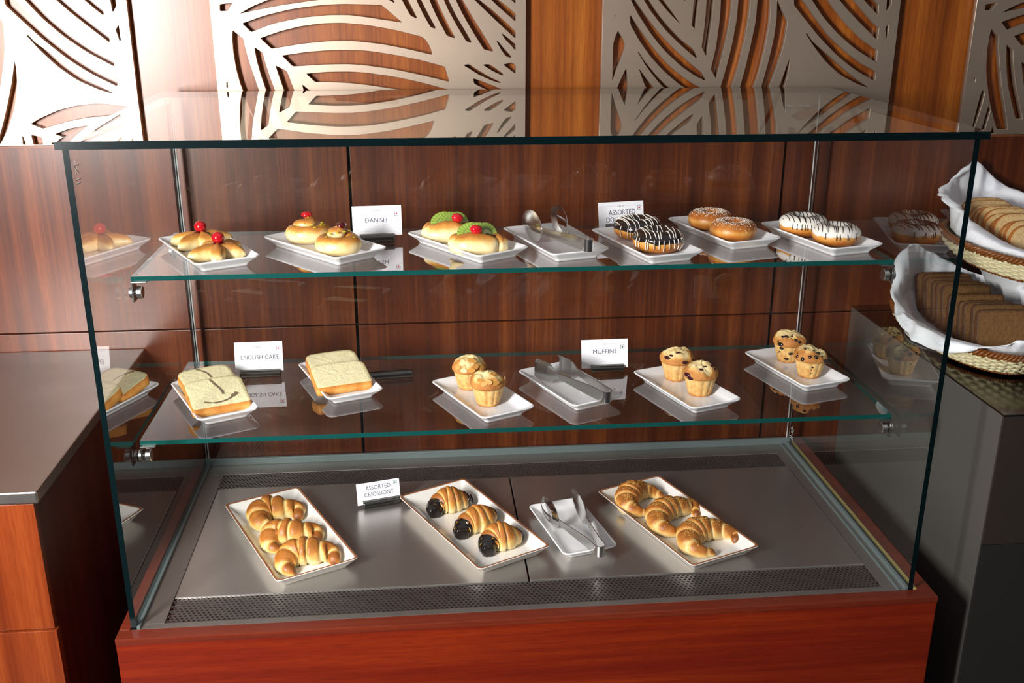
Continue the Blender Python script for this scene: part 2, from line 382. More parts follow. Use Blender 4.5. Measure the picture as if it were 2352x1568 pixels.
HC = [to_wall(p) for p in (
    C1((188,225),(203,205),(212,225),(198,245)),
    C1((240,437),(265,460),(325,560),(350,640),(345,680),(300,800),(230,980),(170,1145),(160,1140),(165,900),(175,615),(205,520)),
    C1((355,970),(370,985),(380,1100),(385,1275),(390,1420),(160,1420),(220,1275),(280,1130)),
    C1((430,210),(445,240),(560,420),(750,680),(950,910),(1150,1080),(1350,1210),(1470,1275),(1650,1370),(1640,1450),(1450,1410),(1260,1290),(1100,1190),(880,1000),(700,800),(540,570),(415,345),(415,230)),
    C1((520,735),(545,740),(620,860),(800,1080),(950,1230),(1060,1290),(1150,1400),(1020,1400),(920,1280),(780,1120),(640,940)),
    C1((535,960),(560,990),(640,1100),(790,1290),(880,1420),(720,1420),(660,1290),(590,1130)),
    C1((390,-80),(425,0),(520,190),(700,470),(900,720),(1150,950),(1330,1075),(1490,1155),(1500,1140),(1440,1030),(1300,920),(1050,700),(800,430),(620,190),(490,0),(455,-80)),
    C1((560,-90),(610,0),(700,150),(900,410),(1100,610),(1250,745),(1360,835),(1375,815),(1350,745),(1300,680),(1150,570),(950,360),(800,170),(690,0),(630,-90)),
    C1((760,-80),(815,0),(930,140),(1120,340),(1135,335),(1020,170),(895,0),(850,-80)),
    C1((1165,-30),(1180,0),(1200,25),(1208,5),(1195,-30)),
    C1((1325,-80),(1320,0),(1305,180),(1290,365),(1330,405),(1345,400),(1365,220),(1395,0),(1400,-80)),
    C1((1503,-80),(1500,0),(1490,200),(1470,400),(1430,665),(1490,790),(1505,795),(1540,560),(1580,280),(1605,0),(1608,-80)),
    C1((1707,-80),(1705,0),(1700,120),(1680,350),(1630,700),(1560,985),(1630,1110),(1645,1110),(1720,820),(1800,480),(1850,200),(1868,0),(1870,-80)),
    C1((1960,-80),(1955,0),(1930,280),(1860,650),(1770,1000),(1690,1270),(1640,1420),(1800,1420),(1850,1270),(1970,900),(2060,500),(2110,200),(2130,0),(2133,-80)),
    C2((125,-80),(121,0),(96,300),(16,680),(-74,1050),(-139,1270),(-190,1420),(10,1420),(60,1270),(130,1080),(230,700),(300,300),(315,0),(315,-80)),
    C2((410,5),(425,20),(480,140),(550,295),(550,330),(500,640),(400,950),(280,1270),(230,1420),(110,1420),(165,1270),(270,900),(350,560),(390,300),(400,30)),
    C2((640,-60),(640,75),(800,280),(1000,530),(1250,790),(1500,990),(1775,1150),(1795,1130),(1812,1015),(1760,985),(1600,900),(1400,750),(1150,520),(950,250),(775,0),(735,-60)),
    C2((850,-70),(895,0),(1050,240),(1250,470),(1500,690),(1800,885),(1812,870),(1830,705),(1780,680),(1600,550),(1400,350),(1230,140),(1135,0),(1085,-70)),
    C2((1230,-70),(1285,0),(1400,140),(1600,350),(1815,565),(1830,550),(1855,390),(1800,350),(1650,180),(1505,0),(1445,-70)),
    C2((1570,-70),(1635,0),(1730,110),(1825,207),(1840,190),(1850,65),(1785,0),(1715,-70)),
    C2((1970,-40),(1960,0),(1950,150),(1965,158),(2025,75),(2030,0),(2020,-40)),
    C2((1985,330),(1992,345),(1972,540),(1950,548),(1935,400)),
    C2((808,480),(830,465),(900,570),(1100,750),(1300,930),(1500,1100),(1710,1240),(1700,1250),(1550,1200),(1300,1070),(1100,890),(920,660)))]
HC += [to_wall(p, PER) for p in (
    AA((310,1275),(400,1220),(600,1130),(800,1080),(1000,1062),(1180,1075),(1335,1100),(1200,1160),(1100,1195),(900,1210),(700,1250),(440,1325)),
    AA((560,1380),(720,1318),(985,1275),(1200,1275),(1180,1330),(900,1360),(660,1415)),
    AA((225,1395),(240,1410),(268,1490),(232,1490)), AA((318,1385),(425,1410),(446,1490),(342,1490)), AA((525,1462),(600,1480),(680,1492),(535,1492)),
    AA((148,620),(165,700),(176,850),(152,1100),(80,1330),(5,1480),(-30,1480),(40,1230),(110,900)))]
def chaikin(poly, it=2, q=0.2):
    for _ in range(it):
        out = []
        for i in range(len(poly)):
            a, b = Vector(poly[i]), Vector(poly[(i + 1) % len(poly)])
            L = (b - a).length; k = min(q, 0.006 / max(L, 1e-6)) if it == 1 else q
            out += [a.lerp(b, k), a.lerp(b, 1 - k)]
        poly = out
    return poly
def round_poly(poly, r=0.0022):
    """keep sharp outline but round each corner slightly; smooth shallow ones"""
    n = len(poly); P = [Vector(p) for p in poly]; out = []
    for i in range(n):
        a, b, c = P[i - 1], P[i], P[(i + 1) % n]
        u, v = (a - b), (c - b)
        lu, lv = u.length, v.length
        if lu < 1e-6 or lv < 1e-6: continue
        u /= lu; v /= lv
        ang = math.acos(max(-1, min(1, -(u.dot(v)))))
        if ang < 0.55: k = 0.3 * min(lu, lv)
        else: k = min(r * 1.4, 0.35 * lu, 0.35 * lv)
        p0, p2 = b + u * k, b + v * k
        for t in (0, 0.33, 0.67, 1.0):
            out.append((1 - t) ** 2 * p0 + 2 * t * (1 - t) * b + t * t * p2)
    return out
ZTOP = 1.46
HB += [[(x, 2.15 - z) for x, z in h][::-1] for h in HB if max(z for x, z in h) < 1.072]
HC += [[(x, 2.15 - z) for x, z in h][::-1] for h in HC if max(z for x, z in h) < 1.072]
def screen(name, x0, x1, holes, dx, label):
    cu = bpy.data.curves.new('screen_curve', 'CURVE'); cu.dimensions = '2D'; cu.fill_mode = 'BOTH'; cu.extrude = 0.006; cu.bevel_depth = 0.0006; cu.bevel_resolution = 0
    def spl(pts):
        s = cu.splines.new('POLY'); s.points.add(len(pts) - 1)
        for i, p in enumerate(pts): s.points[i].co = (p[0], p[1], 0, 1)
        s.use_cyclic_u = True
    zb = ZLEDGE + 0.0055
    spl([(x0, zb), (x1, zb), (x1, ZTOP), (x0, ZTOP)])
    for h in holes:
        h = [(min(max(x, x0 + 0.012), x1 - 0.012), min(max(z, zb + 0.001), ZTOP - 0.02)) for x, z in h]
        h2 = [h[i] for i in range(len(h)) if (Vector(h[i]) - Vector(h[i - 1])).length > 1e-4]
        spl(round_poly(h2))
    tmp = bpy.data.objects.new('tmp', cu); COL.objects.link(tmp)
    dg = bpy.context.evaluated_depsgraph_get(); me = bpy.data.meshes.new_from_object(tmp.evaluated_get(dg))
    bpy.data.objects.remove(tmp); bpy.data.curves.remove(cu)
    # XY -> XZ, front face at YS
    for v in me.vertices: v.co = Vector((v.co.x, YS + 0.006 - v.co.z, v.co.y))
    me.materials.clear(); me.materials.append(SCREEN)
    for p in me.polygons: p.material_index = 0
    o = bpy.data.objects.new(name, me); COL.objects.link(o); o.location = (dx, 0, 0)
    return tag(o, label, 'wall screen', 'cut-out metal screens on the wall')
BX0, BX1, CX0, CX1 = 0.0965, 0.7495, 0.9150, 1.5700
screen('wall_screen', BX0, BX1, HB, 0, 'champagne metal wall screen with broad arched slots, above the left half of the case')
screen('wall_screen', CX0, CX1, HC, 0, 'champagne metal wall screen with long curved slots, above the right half of the case')
screen('wall_screen', CX0, CX1, HC, -PER + 0.0005, 'glaring white metal cut-out screen on the wall above the left counter')
screen('wall_screen', BX0, BX1, HB, PER + 0.008, 'brown shaded metal cut-out screen on the wall above the bread baskets')

# ------------------------------------------------------------------ display case
W, D, H = 1.40, 0.6535, 0.8251
case = empty('display_case', (0.7, 0.3, ZF), 0, 'open-fronted glass pastry display case on a red wooden base, shelves inside', 'display case')
CO = Vector((-0.7, -0.3, -ZF))
def cpart(o, parent=None):
    o.parent = parent or case
    if parent is None: o.location = CO
    return o
def slab(name, pts_bottom, pts_top, edge, parent=None, face=GLASS, mirror_bottom=False):
    """glass slab: two big faces (clear) and rim faces (edge colour)"""
    n = len(pts_bottom); vs = list(pts_bottom) + list(pts_top)
    fs = [tuple(range(n))[::-1], tuple(range(n, 2 * n))] + [(i, (i + 1) % n, n + (i + 1) % n, n + i) for i in range(n)]
    return cpart(obj(name, vs, fs, [face, edge, CLEAR], None, False, mids=([0, 2] if mirror_bottom else [2, 0]) + [1] * n), parent)
# base cabinet
m = MB()
m.box(-0.0245, 1.440, -0.028, 0.680, -0.56, -0.012, 0, 0.002)
cab = cpart(m.build('base_cabinet', W_BASE))
cpart(box('plinth', GAP, None, 0.02, 1.40, 0.0, 0.66, ZF, -0.56))
m = MB()
m.box(-0.0245, 1.440, -0.030, -0.002, -0.012, 0.0, 0, 0.0015)
m.box(-0.0245, -0.006, -0.002, 0.680, -0.012, 0.0, 0, 0.001); m.box(1.412, 1.440, -0.002, 0.680, -0.012, 0.0, 0, 0.001)
m.box(-0.006, 1.412, 0.667, 0.680, -0.012, 0.0, 0, 0.001)
cpart(m.build('wooden_frame', W_FRAME))
# inner steel frame
m = MB()
ix0, ix1, iy0, iy1 = 0.0485, 1.3525, 0.0145, 0.5925
m.box(0.004, 1.396, 0.0, iy0, -0.010, -0.0015, 0, 0.0006); m.box(0.004, 1.396, iy1, 0.648, -0.010, -0.0015, 0, 0.0006)
m.box(0.004, ix0, iy0, iy1, -0.010, -0.0015, 0, 0.0006); m.box(ix1, 1.396, iy0, iy1, -0.010, -0.0015, 0, 0.0006)
cpart(m.build('steel_frame', metal('steel_rim', '#a09a94', 0.36, (60, 60, 60), 0.1, metallic=0.85)))
cpart(box('drip_pan', GAP, None, ix0, ix1, iy0, iy1, -0.06, -0.055))
# silicone/aluminium channel along the glass feet
m = MB(); m.box(0.005, 0.011, 0.0, 0.645, -0.002, 0.004, 0, 0.001); m.box(1.389, 1.396, 0.0, 0.645, -0.002, 0.006, 0, 0.001)
m.box(0.0, 1.40, 0.640, 0.6475, -0.002, 0.015, 0, 0.0015); m.box(1.3765, 1.380, 0.0, 0.64, -0.002, 0.001, 0)
cpart(m.build('silicone_seal', metal('seal_grey', '#717e7d', 0.4, (90, 9, 90), 0.1, metallic=0.35)))
cpart(box('filler_strip', YELLOW, None, 1.406, 1.412, 0.0, 0.655, -0.008, 0.0015))
# perforated grilles
def grille(name, x0, x1, y0, y1, pitch=0.0087, hr=0.0026):
    m = MB(); row = pitch * math.sqrt(3) / 2; k = 0
    ny = int(round((y1 - y0) / row)); row = (y1 - y0) / ny; nx = int((x1 - x0) / pitch)
    px = (x1 - x0) / nx; q = row * 2 / 3
    for j in range(ny):
        for i in range(nx - (j % 2)):
            cx = x0 + px * (i + 0.5 + 0.5 * (j % 2)); cy = y0 + row * (j + 0.5)
            hexp = [Vector((cx + a * px / 2, cy + b * row, 0)) for a, b in ((0, -2/3), (1, -1/3), (1, 1/3), (0, 2/3), (-1, 1/3), (-1, -1/3))]
            outer = []
            for a in range(6): outer += [hexp[a], hexp[a].lerp(hexp[(a + 1) % 6], 0.5)]
            ring = []
            for p in outer:
                d = (p - Vector((cx, cy, 0))).normalized(); ring.append(Vector((cx, cy, 0)) + d * hr)
            low = [p - Vector((0, 0, 0.0016)) for p in ring]
            vs = outer + ring + low
            fs = [(a, (a + 1) % 12, 12 + (a + 1) % 12, 12 + a) for a in range(12)] + [(12 + a, 12 + (a + 1) % 12, 24 + (a + 1) % 12, 24 + a) for a in range(12)]
            m.add(vs, fs)
    return cpart(m.build(name, STEEL_DK, None, loc=None))
g = grille('front_grille', 0.050, 1.352, 0.0160, 0.0905); 
for v in g.data.vertices: v.co.z -= 0.0025
g = grille('rear_grille', 0.038, 1.364, 0.5200, 0.5925)
for v in g.data.vertices: v.co.z -= 0.0025
# deck trays
def tray(name, x0, x1):
    m = MB(); m.box(x0, x1, 0.0905, 0.5195, -0.012, 0.0, 0, 0.0018)
    o = cpart(m.build(name, DECK)); uvplanar(o); return o
tray('deck_tray', 0.0495, 0.6985); tray('deck_tray', 0.7015, 1.3515)
# glass body
T = 0.0095
def vslab_x(name, xa, xb, y0, y1, z0, z1, edge, mb=False):   # pane in the YZ plane
    a = [Vector((xa, y0, z0)), Vector((xa, y1, z0)), Vector((xa, y1, z1)), Vector((xa, y0, z1))]
    return slab(name, a, [Vector((xb, p.y, p.z)) for p in a], edge, mirror_bottom=mb)
sl = vslab_x('side_glass', -0.0045, 0.005, 0.0, D - 0.006, -0.004, H, G_EDGE_D)
sr = vslab_x('side_glass', W - 0.0045, W + 0.005, 0.0, D - 0.006, -0.004, H, G_EDGE_D, True)
a = [Vector((-0.0045, D - 0.006, -0.002)), Vector((W + 0.005, D - 0.006, -0.002)), Vector((W + 0.005, D - 0.006, H + 0.010)), Vector((-0.0045, D - 0.006, H + 0.010))]
bk = slab('back_glass', a, [p + Vector((0, 0.006, 0)) for p in a], G_EDGE, None, GLASS_B, True)
ZT0 = H + 0.0008
def ztop(y): return ZT0 + 0.0165 * max(0.0, y)
tp = [(-0.0125, -0.008), (W + 0.0125, -0.014), (W + 0.0125, 0.640), (W + 0.004, 0.655), (-0.004, 0.655), (-0.0125, 0.640)]
top = slab('top_glass', [Vector((x, y, ztop(y))) for x, y in tp], [Vector((x, y, ztop(y) + 0.0120)) for x, y in tp], G_EDGE_D)
# silicone beads up the rear corners
def bead(x, name):
    pts = [Vector((x + 0.0006 * nz(z * 60, x, 1), D - 0.0085, z)) for z in [0.0 + i * 0.0085 for i in range(99)]]
    m = MB(); m.tube(pts, lambda t: 0.0014 + 0.0007 * nz(t * 30, x * 3, 5), 6)
    return m.build(name, SILI_V, None, True)
SILI_V = plain('silicone_bead', '#a3a8a6', 0.6)
for x in (0.0075, W - 0.0075): cpart(bead(x, 'silicone_bead'))
# shelves with clamps
def shelf(name, x0, x1, yf, yb, z, edge, back_pts):
    a = [Vector((x0, yf, z - 0.0085)), Vector((x1, yf, z - 0.0085)), Vector((x1, yb, z - 0.0085)), Vector((x0, yb, z - 0.0085))]
    s = slab(name, a, [p + Vector((0, 0, 0.0085)) for p in a], edge)
    for x, sx in ((x0, 1), (x1, -1)):
        for y in (yf + 0.006, yb - 0.03):
            m = MB(); zc = z - 0.030
            def disc(xa, xb, r):
                n = 24; rings = []
                for xx, rr in ((xa, r * 0.9), (xa + (xb - xa) * 0.1, r), (xa + (xb - xa) * 0.9, r), (xb, r * 0.88)):
                    rings.append([Vector((xx, y + rr * math.cos(2 * PI * i / n), zc + rr * math.sin(2 * PI * i / n))) for i in range(n)])
                m.loft(rings)
            disc(x + sx * 0.0065, x + sx * 0.0165, 0.0115)
            xp = x + sx * 0.001
            m.box(min(xp, xp + sx * 0.0028), max(xp, xp + sx * 0.0028), y - 0.013, y + 0.013, zc - 0.015, z - 0.0088, 0, 0.0006)
            m.box(min(xp, xp + sx * 0.026), max(xp, xp + sx * 0.026), y - 0.013, y + 0.013, z - 0.0108, z - 0.0088, 0, 0.0004)
            disc(x - sx * 0.0055, x + sx * 0.0005, 0.010)
            disc(x - sx * 0.0005, x + sx * 0.0070, 0.005)
            m.build('shelf_clamp', SATIN, s)
    return s
Z1, Z2 = 0.57695, 0.2957
shelf('glass_shelf', 0.0112, 1.3882, 0.2005, 0.5394, Z1, G_EDGE, None)
shelf('glass_shelf', 0.0112, 1.3882, 0.1321, 0.5361, Z2, G_EDGE, None)
# etched maker marks on three panes
def star(center, u, v, s, name='etched_mark'):
    m = MB(); P = [center + (u * math.sin(2 * PI * k / 5) + v * math.cos(2 * PI * k / 5)) * s for k in range(5)]
    nrm = u.cross(v).normalized() * 0.0003
    def seg(a, b, w):
        d = (b - a).normalized(); side = nrm.normalized().cross(d) * w
        m.add([a - side + nrm, b - side + nrm, b + side + nrm, a + side + nrm], [(0, 1, 2, 3)])
    for k in range(5): seg(P[k], P[(k + 2) % 5], s * 0.05)
    for j in range(2): seg(center - v * s * (1.5 + 0.45 * j) - u * s * 0.9, center - v * s * (1.5 + 0.45 * j) + u * s * 0.9, s * 0.07)
    return cpart(m.build(name, ETCH))
c = onz(1846, 242, ztop(0.45) + 0.0121); star(c, Vector((0, -1, 0.0)), Vector((1, 0, 0)), 0.016)
star(Vector((0.0055, 0.022, 0.795)), Vector((0, 1, 0)), Vector((0, 0, 1)), 0.012)
star(Vector((1.3948, 0.618, 0.045)), Vector((0, -1, 0)), Vector((0, 0, 1)), 0.011)

# ------------------------------------------------------------------ side counters
ZL, ZR = 0.2770, 0.3362
lc = empty('service_counter', (-0.4, 0.3, ZF), 0, 'reddish wooden counter with a brown-grey steel top, left of the display case', 'counter')
LO = Vector((0.4, -0.3, -ZF))
def lpart(o): o.parent = lc; o.location = LO; return o
LX = -0.118
lpart(MB().box(-1.1, LX, -0.012, 0.687, ZL - 0.022, ZL, 0, 0.003).build('worktop', TOP_L, None))
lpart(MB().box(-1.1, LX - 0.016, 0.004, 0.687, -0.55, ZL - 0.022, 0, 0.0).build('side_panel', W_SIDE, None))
lpart(MB().box(-1.1, LX - 0.0095, -0.008, 0.006, 0.0145, ZL - 0.024, 0, 0.0012).build('front_panel', W_CNT, None))
lpart(MB().box(-1.1, LX - 0.0060, -0.011, 0.006, -0.55, 0.0115, 0, 0.0012).build('front_panel', W_CNT, None))
lpart(box('plinth', GAP, None, -1.1, LX - 0.03, 0.03, 0.68, ZF, -0.55))
rc = empty('steel_counter', (1.9, 0.3, ZF), 0, 'dark grey steel-clad counter right of the display case, holding the bread baskets', 'counter')
RO = Vector((-1.9, -0.3, -ZF))
def rpart(o): o.parent = rc; o.location = RO; return o
RX = 1.5375
rpart(MB().box(RX, 2.6, 0.019, 0.687, ZR - 0.004, ZR, 0, 0.0012).build('worktop', TOP_R, None))
rpart(MB().box(RX + 0.0008, 2.6, 0.0245, 0.687, -0.55, ZR - 0.004, 0, 0.0).build('side_panel', GREY, None))
rpart(MB().box(RX + 0.0008, 2.6, 0.0205, 0.0245, 0.073, ZR - 0.004, 0, 0.0006).build('front_panel', metal('warm_grey_panel', '#645851', 0.4, (6, 6, 2), 0.1, metallic=0.8), None))
rpart(MB().box(RX + 0.0008, 2.6, 0.0205, 0.0245, -0.55, 0.0715, 0, 0.0006).build('front_panel', metal('cool_grey_panel', '#4f4e4a', 0.42, (6, 6, 2), 0.1, metallic=0.8), None))
rpart(box('plinth', GAP, None, RX + 0.03, 2.6, 0.05, 0.68, ZF, -0.55))

# ------------------------------------------------------------------ plates
def rrect(hx_, hy_, r, z, n=7):
    pts = []
    for cx, cy, a0 in ((hx_ - r, hy_ - r, 0), (-hx_ + r, hy_ - r, 90), (-hx_ + r, -hy_ + r, 180), (hx_ - r, -hy_ + r, 270)):
        for i in range(n + 1):
            a = math.radians(a0 + 90 * i / n); pts.append(Vector((cx + r * math.cos(a), cy + r * math.sin(a), z)))
    return pts
def plate(px, z, L, Wd, label, group, rim=False):
    a, b, c = [onz(x, y, z + (0.022 if rim else 0.018)) for x, y in px]
    ce = (a + c) / 2; u = (b - a).normalized(); v = (c - b).normalized()
    ang = math.atan2(u.y, u.x); ang2 = math.atan2(v.y, v.x) - PI / 2
    rz = (ang + ang2) / 2
    m = MB(); hl, hw = L / 2, Wd / 2
    if rim:
        prof = [(0.024, 0.0, 0), (0.0195, 0.0, 0), (0.0185, 0.0022, 0), (0.0165, 0.0045, 0), (0.002, 0.0215, 0), (0.0, 0.0232, 0), (0.0005, 0.0246, 0), (0.0016, 0.0250, 1), (0.0030, 0.0250, 1), (0.0052, 0.0240, 1), (0.0066, 0.0222, 0), (0.019, 0.0085, 0), (0.026, 0.0062, 0), (0.034, 0.0056, 0)]
        rc0 = 0.010
    else:
        prof = [(0.022, 0.0, 0), (0.0180, 0.0, 0), (0.0170, 0.0030, 0), (0.0145, 0.0062, 0), (0.0025, 0.0155, 0), (0.0004, 0.0178, 0), (0.0, 0.0190, 0), (0.0010, 0.0200, 0), (0.0030, 0.0198, 0), (0.0150, 0.0105, 0), (0.0215, 0.0078, 0), (0.030, 0.0072, 0)]
        rc0 = 0.013
    rings = []; 
    for ins, zz, _ in prof:
        rings.append(rrect(hl - ins, hw - ins, max(0.004, rc0 - ins * 0.35), zz))
    n = len(rings[0]); vs = [p for r in rings for p in r]; fs = []; ms = []
    for i in range(len(rings) - 1):
        for j in range(n):
            j2 = (j + 1) % n; fs.append((i * n + j, i * n + j2, (i + 1) * n + j2, (i + 1) * n + j)); ms.append(prof[i + 1][2])
    fs.append(tuple(range(n))[::-1]); ms.append(0); fs.append(tuple((len(rings) - 1) * n + j for j in range(n))); ms.append(0)
    o = obj('serving_plate', vs, fs, [CREAM if rim else CERAM, TERRA], None, True, mids=ms)
    o.location = (ce.x, ce.y, z); o.rotation_euler = (0, 0, rz)
    return tag(o, label, 'plate', group)
GU, GL_, GR = 'white plates on the upper shelf', 'white plates on the lower shelf', 'terracotta-rimmed plates on the deck'
plates = [
 (((375,547),(443,610),(585,588)), Z1, 'white rectangular plate under the two twisted cherry danishes', GU),
 (((620,542),(759,602),(874,571)), Z1, 'white rectangular plate under the two coiled buns', GU),
 (((950,535),(1085,596),(1199,568)), Z1, 'white rectangular plate under the two kiwi danishes', GU),
 (((1175,522),(1261,591),(1380,574)), Z1, 'white rectangular plate holding only spoon tongs, upper glass shelf', GU),
 (((1373,527),(1478,595),(1602,578)), Z1, 'white rectangular plate under the two chocolate doughnuts', GU),
 (((1551,501),(1661,565),(1776,547)), Z1, 'white rectangular plate under the two sugar-dusted doughnuts', GU),
 (((1764,513),(1893,579),(2010,560)), Z1, 'white rectangular plate under the two white iced doughnuts', GU),
 (((394,879),(452,969),(593,939)), Z2, 'white rectangular plate under the two marbled cake slices', GL_),
 (((690,835),(747,921),(875,896)), Z2, 'white rectangular plate under the two plain cake slices', GL_),
 (((991,876),(1103,965),(1229,934)), Z2, 'white rectangular plate under the two almond muffins', GL_),
 (((1190,852),(1314,935),(1430,908)), Z2, 'white rectangular plate holding only flat tongs, lower glass shelf', GL_),
 (((1455,854),(1589,940),(1702,917)), Z2, 'white rectangular plate under the two berry muffins', GL_),
 (((1712,809),(1843,892),(1952,872)), Z2, 'white rectangular plate under the two chocolate chip muffins', GL_),
 (((1217,1162),(1293,1277),(1415,1253)), 0.0, 'small white plate with spoon tongs on the steel deck', None),
]
for px, z, lab, g in plates:
    up_ = z == Z1
    plate(px, z + 0.0002, 0.243 if up_ else (0.212 if z == 0.0 else 0.218), 0.121 if up_ else 0.1145, lab, g)
for px, lab in ((((519,1160),(632,1341),(821,1284)), 'terracotta-rimmed cream plate with three plain croissants'),
                (((923,1141),(1097,1313),(1257,1256)), 'terracotta-rimmed cream plate with three chocolate-dipped croissants'),
                (((1375,1131),(1582,1302),(1740,1252)), 'terracotta-rimmed cream plate with three seeded croissants')):
    plate(px, 0.0002, 0.343, 0.1625, lab, GR, True)
PF = 0.0074   # plate floor above its foot
RF = 0.0058

# ------------------------------------------------------------------ croissants
def croissant(px, z0, rmax, mat, label, group, dips=None, seeds=0, seed=0, layers=4.0, tipr=0.34, wide=1.0, pexp=0.75, amp=1.0, dx=0, dy=0):
    px = [(x + dx, y + dy) for x, y in px]
    rnd = random.Random(seed)
    def ev(t):
        s = abs(t - 0.5) * 2; return tipr + (1 - tipr) * (math.cos(min(1, s / 0.98) * PI / 2) ** pexp)
    pw = [onz(x, y, z0 + rmax * 0.9 * ev(i / (len(px) - 1))) for i, (x, y) in enumerate(px)]
    ce = sum(pw, Vector()) / len(pw); ce.z = z0
    path = catmull([Vector((p.x - ce.x, p.y - ce.y, 0)) for p in pw], 150)
    n, M = len(path), 40
    def env(t):
        s = abs(t - 0.5) * 2
        e = tipr + (1 - tipr) * (math.cos(min(1, s / 0.98) * PI / 2) ** pexp)
        tip = min(1.0, (1 - s) / 0.07); return e * math.sqrt(max(0.0, 1 - (1 - tip) ** 2) + 0.01)
    def radius(t, phi):
        te = t + 0.020 * math.cos(phi + (0.6 if t < 0.5 else -0.6)) + 0.006 * nz(phi * 0.8, t * 5, seed)
        s = abs(te - 0.5) * 2; q = s ** 0.85 * layers + 0.5; fr = q - math.floor(q)
        lump = 0.085 * amp * (sm(0.0, 0.45, fr) * 1.0 + 0.35 * math.sin(min(1, fr) * PI)) * (1 - sm(0.86, 1.0, fr)) - 0.05
        r = env(t) * rmax * (1 + lump * (1.35 - 0.5 * s) + 0.035 * nz(math.cos(phi) * 1.5 + seed, math.sin(phi) * 1.5, t * 9))
        return r, fr, s
    rings = []; bake = []
    for i, p in enumerate(path):
        t = i / (n - 1); a = path[max(0, i - 2)]; c = path[min(n - 1, i + 2)]; tg = (c - a).normalized()
        side = Vector((tg.y, -tg.x, 0)); r0 = env(t) * rmax; zc = r0 * 0.82; ring = []
        for j in range(M):
            ph = 2 * PI * j / M; r, fr, s = radius(t, ph)
            q = p + side * (r * math.cos(ph) * 1.06 * wide) + Vector((0, 0, zc + r * math.sin(ph) * 0.98)); q.z = max(q.z, 0.0008 + 0.0006 * abs(nz(q.x * 90, q.y * 90, 3)))
            ring.append(q)
            top = sm(-0.75, 0.85, math.sin(ph)); groove = sm(0.02, 0.30, fr) * (1 - 0.55 * sm(0.84, 0.99, fr))
            fleck = 0.10 * nz(q.x * 70, q.y * 70, q.z * 70)
            b = 0.03 + 0.66 * top * (0.22 + 0.78 * groove) + 0.12 * (s > 0.82) * top + fleck
            if math.sin(ph) < -0.85: b += 0.35
            bake.append(max(0, min(1, b)))
        rings.append(ring)
    root = empty('croissant', ce, 0, label, 'croissant', group)
    m = MB(); m.loft(rings, b=bake); m.build('pastry', mat, root, True, bake=True)
    if dips:
        for (t0, t1, sd) in dips:
            rr = []; K = 40
            for i in range(K):
                t = t0 + (t1 - t0) * i / (K - 1); fi = t * (n - 1); k = min(n - 2, int(fi)); p = path[k].lerp(path[k + 1], fi - k)
                a = path[max(0, k - 2)]; c = path[min(n - 1, k + 3)]; tg = (c - a).normalized(); side = Vector((tg.y, -tg.x, 0))
                r0 = env(t) * rmax; zc = r0 * 0.82; ring = []
                inner = (t - t0) / (t1 - t0) if sd < 0 else (t1 - t) / (t1 - t0)
                g = 1 - sm(0.90, 1.0, inner)
                for j in range(M):
                    ph = 2 * PI * j / M; edge = 0.94 + 0.06 * nz(math.cos(ph) * 2, math.sin(ph) * 2, seed + 5)
                    r = r0 * (1.0 + 0.02 * nz(ph, t * 10, seed)) + (0.0024 + 0.0020 * nz(math.cos(ph) * 2.2 + seed, math.sin(ph) * 2.2, t * 22)) * (1.0 if inner < edge else g) - 0.002 * (1 - g)
                    q = p + side * (r * math.cos(ph) * 1.06 * wide) + Vector((0, 0, zc + r * math.sin(ph) * 0.98)); q.z = max(q.z, 0.0004)
                    ring.append(q)
                rr.append(ring)
            d = MB().loft(rr).build('chocolate_dip', CHOC2, root, True)
            if sd < 0:   # near end carries bits of gold leaf
                for _ in range(5):
                    t = t0 + (t1 - t0) * (0.25 + 0.55 * rnd.random()); fi = t * (n - 1); k = int(fi); p = path[k]
                    a = path[max(0, k - 2)]; c = path[min(n - 1, k + 3)]; tg = (c - a).normalized(); side = Vector((tg.y, -tg.x, 0))
                    r0 = env(t) * rmax; zc = r0 * 0.82; ph = 0.6 + 1.9 * rnd.random(); r = r0 + 0.0062
                    cpt = p + side * (r * math.cos(ph) * 1.06) + Vector((0, 0, zc + r * math.sin(ph) * 0.98))
                    nr = (side * math.cos(ph) + Vector((0, 0, math.sin(ph)))).normalized(); uu = tg; ww = nr.cross(uu)
                    w = 0.0016 + 0.0014 * rnd.random()
                    ring = [cpt + (uu * math.cos(x) + ww * math.sin(x)) * w * (0.7 + 0.6 * rnd.random()) - nr * 0.0012 for x in [k2 * PI / 3 for k2 in range(6)]]
                    ring2 = [q + nr * 0.0008 for q in ring]
                    MB().loft([ring, ring2]).build('gold_leaf', GOLD, d)
    if seeds:
        m = MB(); cnt = 0
        while cnt < seeds:
            t = 0.16 + 0.68 * rnd.random(); ph = PI / 2 + rnd.gauss(0, 0.42); r, fr, s = radius(t, ph)
            if fr < 0.2 and rnd.random() < 0.6: continue
            k = int(t * (n - 1)); p = path[k]; a = path[max(0, k - 2)]; c = path[min(n - 1, k + 3)]; tg = (c - a).normalized(); side = Vector((tg.y, -tg.x, 0))
            cpt = p + side * (r * math.cos(ph) * 1.06 * wide) + Vector((0, 0, env(t) * rmax * 0.82 + r * math.sin(ph) * 0.98))
            nr = (side * math.cos(ph) + Vector((0, 0, math.sin(ph)))).normalized(); an = rnd.random() * PI; u = tg * math.cos(an) + nr.cross(tg) * math.sin(an); w = nr.cross(u)
            L_, Wd_ = 0.0019, 0.0011
            vs = [cpt + u * L_, cpt + w * Wd_, cpt - u * L_, cpt - w * Wd_, cpt + nr * 0.0007, cpt - nr * 0.0004]
            m.add(vs, [(0, 1, 4), (1, 2, 4), (2, 3, 4), (3, 0, 4), (1, 0, 5), (2, 1, 5), (3, 2, 5), (0, 3, 5)]); cnt += 1
        tag(m.build('sesame_seeds', SEED, root), kind='stuff')
    return root
